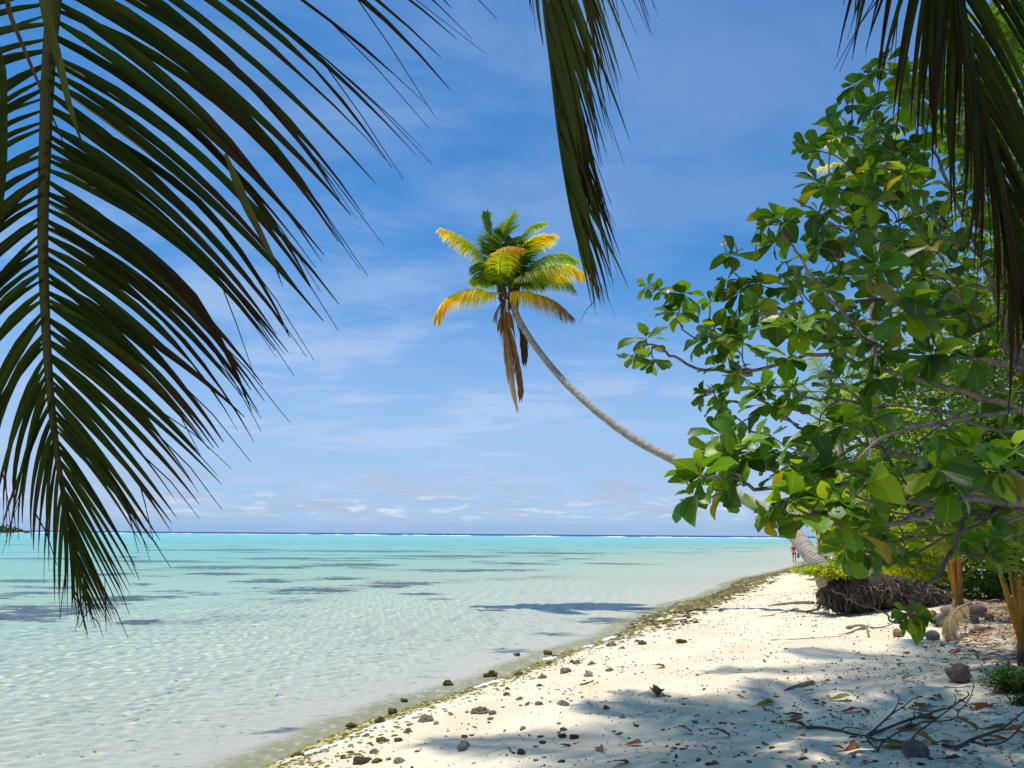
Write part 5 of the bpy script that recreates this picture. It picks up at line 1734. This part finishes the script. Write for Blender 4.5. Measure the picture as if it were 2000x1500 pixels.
SC_ = (0.13, .105, .085)
stick_thing('fallen_branch', 'fallen forked bare branch lying on the shaded sand by the half buried coconut', 'branch', [
    [(1575, 1421), (1605, 1421), (1640, 1427), (1668, 1434), (1696, 1437)],
    [(1696, 1437), (1730, 1423), (1773, 1407), (1807, 1397), (1833, 1387), (1855, 1382), (1877, 1368), (1892, 1358), (1889, 1350)],
    [(1694, 1436), (1710, 1423), (1737, 1398), (1750, 1382), (1756, 1367), (1754, 1358), (1749, 1355)],
    [(1737, 1398), (1750, 1389), (1765, 1380), (1783, 1365), (1802, 1360)],
    [(1690, 1438), (1715, 1445), (1733, 1444), (1750, 1446), (1768, 1450)],
    [(1715, 1465), (1722, 1452), (1738, 1440), (1755, 1430), (1780, 1422), (1800, 1411), (1817, 1410), (1850, 1407), (1867, 1402), (1873, 1388), (1888, 1373), (1900, 1348), (1900, 1330), (1897, 1317)],
    [(1777, 1448), (1793, 1430), (1817, 1413), (1837, 1398), (1860, 1380), (1867, 1366), (1864, 1356)],
    [(1692, 1440), (1700, 1450), (1710, 1462), (1716, 1468)],
    [(1772, 1422), (1783, 1403), (1787, 1388), (1773, 1382)],
    [(1640, 1427), (1655, 1420), (1680, 1424), (1700, 1424)]],
    [.015, .012, .009, .007, .010, .008, .008, .007, .006, .006], SC_, .015,
    [None, [0, .02, .05, .07, .08, .10, .12, .15, .18], [0, .03, .08, .12, .15, .17, .18], [.08, .10, .11, .13, .14], None, [0, .02, .03, .03, .03, .03, .03, .04, .05, .08, .12, .17, .20, .22], [0, .02, .03, .05, .08, .10, .12], None, [0, .05, .09, .09], None])
stick_thing('fallen_branch', 'second fallen branch reaching in from the right edge over orange leaves', 'branch', [
    [(1840, 1455), (1870, 1458), (1897, 1445), (1930, 1433), (1958, 1423), (1983, 1403), (2005, 1386)],
    [(1896, 1447), (1917, 1453), (1933, 1454), (1958, 1450), (1983, 1432), (2003, 1406)],
    [(1915, 1442), (1925, 1449), (1932, 1454)]], [.015, .011, .006], SC_, .015, [[0, 0, .01, .03, .05, .08, .10], [0, 0, 0, .02, .05, .08], None])
stick_thing('driftwood_stick', 'forked grey driftwood stick on the sand left of the orange brown coconut', 'driftwood', [
    [(1655, 1226), (1675, 1222), (1690, 1223), (1694, 1232), (1696, 1244)], [(1690, 1223), (1715, 1226), (1745, 1218)]], [.035, .018], (0.34, .28, .22), .02, mat=M_wood)
stick_thing('thin_stick', 'thin straight stick lying below the big coconut', 'stick', [[(1845, 1341), (1870, 1343), (1895, 1340), (1925, 1339)]], [.006], (0.2, .1, .07), .01)
stick_thing('thin_stick', 'thin curved stick on the sand beyond the shade', 'stick', [[(1505, 1250), (1560, 1248), (1620, 1244), (1660, 1240)]], [.008], (0.25, .19, .14), .01)
stick_thing('twig_piece', 'short forked red brown twig on the sunny sand', 'stick', [[(1134, 1337), (1147, 1334), (1160, 1328)], [(1147, 1334), (1140, 1330)]], [.012, .008], (0.16, .08, .06), .01)
# dry curled frond tip
c0_ = G(1885, 1250)
dfr = thing('dry_frond', 'dry grey palm frond curling down onto the sand right of the heap of coconuts', 'palm frond', c0_)
dd_ = (c0_ - CAM).dot(fw)
palm_frond_part(dfr, 'rachis', [P(x, y, dd_ + q_) for x, y, q_ in ((1895, 1178, .9), (1875, 1186, .6), (1860, 1202, .35), (1855, 1222, .15), (1862, 1242, 0), (1880, 1256, -.05))], (0.30, .22, .13), (0.34, .27, .19), 44, .34, .022, 1.0, c0_, spread=.5, r0=.02)


# ------------------------------------------------------------------ far things
# surf on the outer reef
M_surf, t, out = new_mat('surf')
ps = principled(t, (0.92, 0.93, 0.94), .7); t.put(out.inputs[0], ps.outputs[0])
mb = MB()
def surf_lump(x, y, L, h):
    n = 8; vs_ = []; fs_ = []
    for i in range(n + 1):
        u_ = i / n * 2 - 1; hh = h * (1 - u_ * u_) * random.uniform(.55, 1.1)
        for k, (yy, zz_) in enumerate(((-2.5, -.05), (-1.2, .75), (.6, 1.0), (2.5, -.05))):
            vs_.append((x + u_ * L, y + yy, zz_ * hh))
    for i in range(n):
        for k in range(3):
            a = i * 4 + k; fs_.append((a, a + 4, a + 5, a + 1))
    mb.add(vs_, fs_)
x = -760
while x < 1100:
    pr = (.25 + .6 * math.exp(-((x - 60) / 330) ** 2)) * (1.3 if mnoise.noise(Vector((x * .022, 0, 0))) > -.05 else .12)
    if random.random() < pr:
        surf_lump(x, 800 - .05 * x + random.uniform(-14, 14), random.uniform(5, 20), random.uniform(.15, .5) * (1.4 if -160 < x < 260 else .8))
    if random.random() < .22:
        surf_lump(x, 930 + random.uniform(-20, 20), random.uniform(6, 16), random.uniform(.25, .55))
    x += random.uniform(3, 13)
tag(mb.obj('reef_surf', M_surf), 'white line of surf breaking on the outer reef', 'surf', kind='stuff')

# wooded islet at the left
def islet(name, label, px0, px1, d, top_px, hz):
    a_ = P(px0, hz, d); b_ = P(px1, hz, d)
    c_ = (a_ + b_) * .5; c_.z = 0; W = (b_ - a_).length / 2; Hh = top_px / F_PX * d
    root = thing(name, label, 'island', c_)
    mb = MB(); vs_ = [(0, 0, .5)]
    for k in range(28):
        a = 2 * math.pi * k / 28; vs_.append((math.cos(a) * W * 1.06, math.sin(a) * W * .5, -.4))
    for k in range(28):
        a = 2 * math.pi * k / 28; vs_.append((math.cos(a) * W, math.sin(a) * W * .46, .45))
    mb.add(vs_, [(1 + k, 1 + (k + 1) % 28, 29 + (k + 1) % 28, 29 + k) for k in range(28)] + [(29 + k, 29 + (k + 1) % 28, 0) for k in range(28)], (0.6, .52, .4))
    mb.obj('sand_rim', M_plain, root)
    fm = MB()
    for k in range(2600):
        u_ = random.uniform(-.97, .97); prof = (1 - abs(u_) ** 3.5) * (.72 + .4 * mnoise.noise(Vector((u_ * 5, d, 0))))
        v_ = random.uniform(-.42, .42)
        p_ = Vector((u_ * W, v_ * W, random.uniform(.05, 1) ** .8 * Hh * prof * (1 - (abs(v_) / .5) ** 3)))
        d_ = Vector((random.gauss(0, 1), random.gauss(0, 1), random.gauss(0, 1))).normalized() * Hh * random.uniform(.05, .11)
        e_ = d_.cross(Vector((random.gauss(0, 1), random.gauss(0, 1), 1))).normalized() * d_.length * .8
        fm.add([p_ - d_, p_ + e_, p_ + d_, p_ - e_], [(0, 1, 2, 3)], jit(random.choice([(0.045, .09, .03), (.07, .12, .03), (.03, .06, .025)]), .3))
    tag(fm.obj('foliage', M_bush, root, False), kind='stuff')
    return root


islet('wooded_islet', 'small wooded islet on the horizon behind the big left frond', -150, 42, 640, 24, 1036)
islet('sand_spit', 'far sandy point with low bushes on the horizon beside the leaning trunk', 1592, 1640, 380, 7, 1052)

# ------------------------------------------------------------------ the bather
pd = 64.0
pf_ = P(1552, 1098, pd); pf_.z = gz(pf_.x, pf_.y)
per = thing('person', 'person in red and white swimwear standing in the shallows holding a blue cloth', 'person', pf_)
SKV = [((0, 0, .93), .15), ((0, 0, 1.12), .125), ((0, 0, 1.32), .15), ((0, 0, 1.43), .07), ((0, -.01, 1.50), .055), ((0, -.02, 1.60), .10), ((0, -.01, 1.69), .085),
       ((-.10, 0, .86), .095), ((-.10, -.02, .48), .06), ((-.10, .01, .08), .04), ((-.10, -.10, .03), .035),
       ((.10, 0, .86), .095), ((.11, .03, .48), .06), ((.12, .06, .08), .04), ((.12, -.05, .03), .035),
       ((-.19, 0, 1.38), .055), ((-.26, .02, 1.12), .042), ((-.20, -.14, .95), .032), ((-.18, -.20, .90), .03),
       ((.19, 0, 1.38), .055), ((.27, .02, 1.12), .042), ((.28, -.10, .92), .032), ((.28, -.14, .85), .03)]
SKE = [(0, 1), (1, 2), (2, 3), (3, 4), (4, 5), (5, 6), (0, 7), (7, 8), (8, 9), (9, 10), (0, 11), (11, 12), (12, 13), (13, 14), (2, 15), (15, 16), (16, 17), (17, 18), (2, 19), (19, 20), (20, 21), (21, 22)]
bme = bpy.data.meshes.new('body'); bme.from_pydata([v for v, r_ in SKV], SKE, [])
bo = link('body', bme, per)
sk = bo.modifiers.new('skin', 'SKIN'); sk.use_smooth_shade = True
for sv, (v, r_) in zip(bme.skin_vertices[0].data, SKV):
    sv.radius = (r_, r_ * .85)
bme.skin_vertices[0].data[0].use_root = True
ss_ = bo.modifiers.new('sub', 'SUBSURF'); ss_.levels = 1; ss_.render_levels = 1
M_skin, t, out = new_mat('skin'); ps = principled(t, (0.50, .27, .18), .55); t.put(out.inputs[0], ps.outputs[0]); bme.materials.append(M_skin)
mb = MB(); mb.tube([(0, 0, 1.16), (0, 0, 1.24), (0, 0, 1.33), (0, 0, 1.38)], [.145, .165, .17, .14], 12, (0.55, .03, .03)); mb.obj('top', M_plain, per)
mb = MB(); mb.tube([(0, 0, .80), (0, 0, .88), (0, 0, .98), (0, 0, 1.04)], [.17, .19, .175, .15], 12, [(0.55, .03, .03), (0.55, .03, .03), (.75, .7, .7), (.75, .7, .7)]); mb.obj('shorts', M_plain, per)
mb = MB(); mb.tube([(0, .02, 1.50), (0, .03, 1.58), (0, .02, 1.67), (0, .0, 1.73)], [.07, .11, .115, .06], 10, (0.28, .12, .04)); mb.obj('hair', M_plain, per)
mb = MB()
for k in range(4):
    x0 = .24 + .035 * k
    mb.tube([(x0, -.14, .92), (x0 + .02, -.12, .75), (x0 + .03 * math.sin(k), -.1, .50)], [.03, .05, .06], 8, jit((0.05, .16, .55), .2))
o = mb.obj('blue_cloth', M_plain); o.location = pf_
tag(o, 'blue cloth hanging from the hand of the person in the shallows', 'towel')
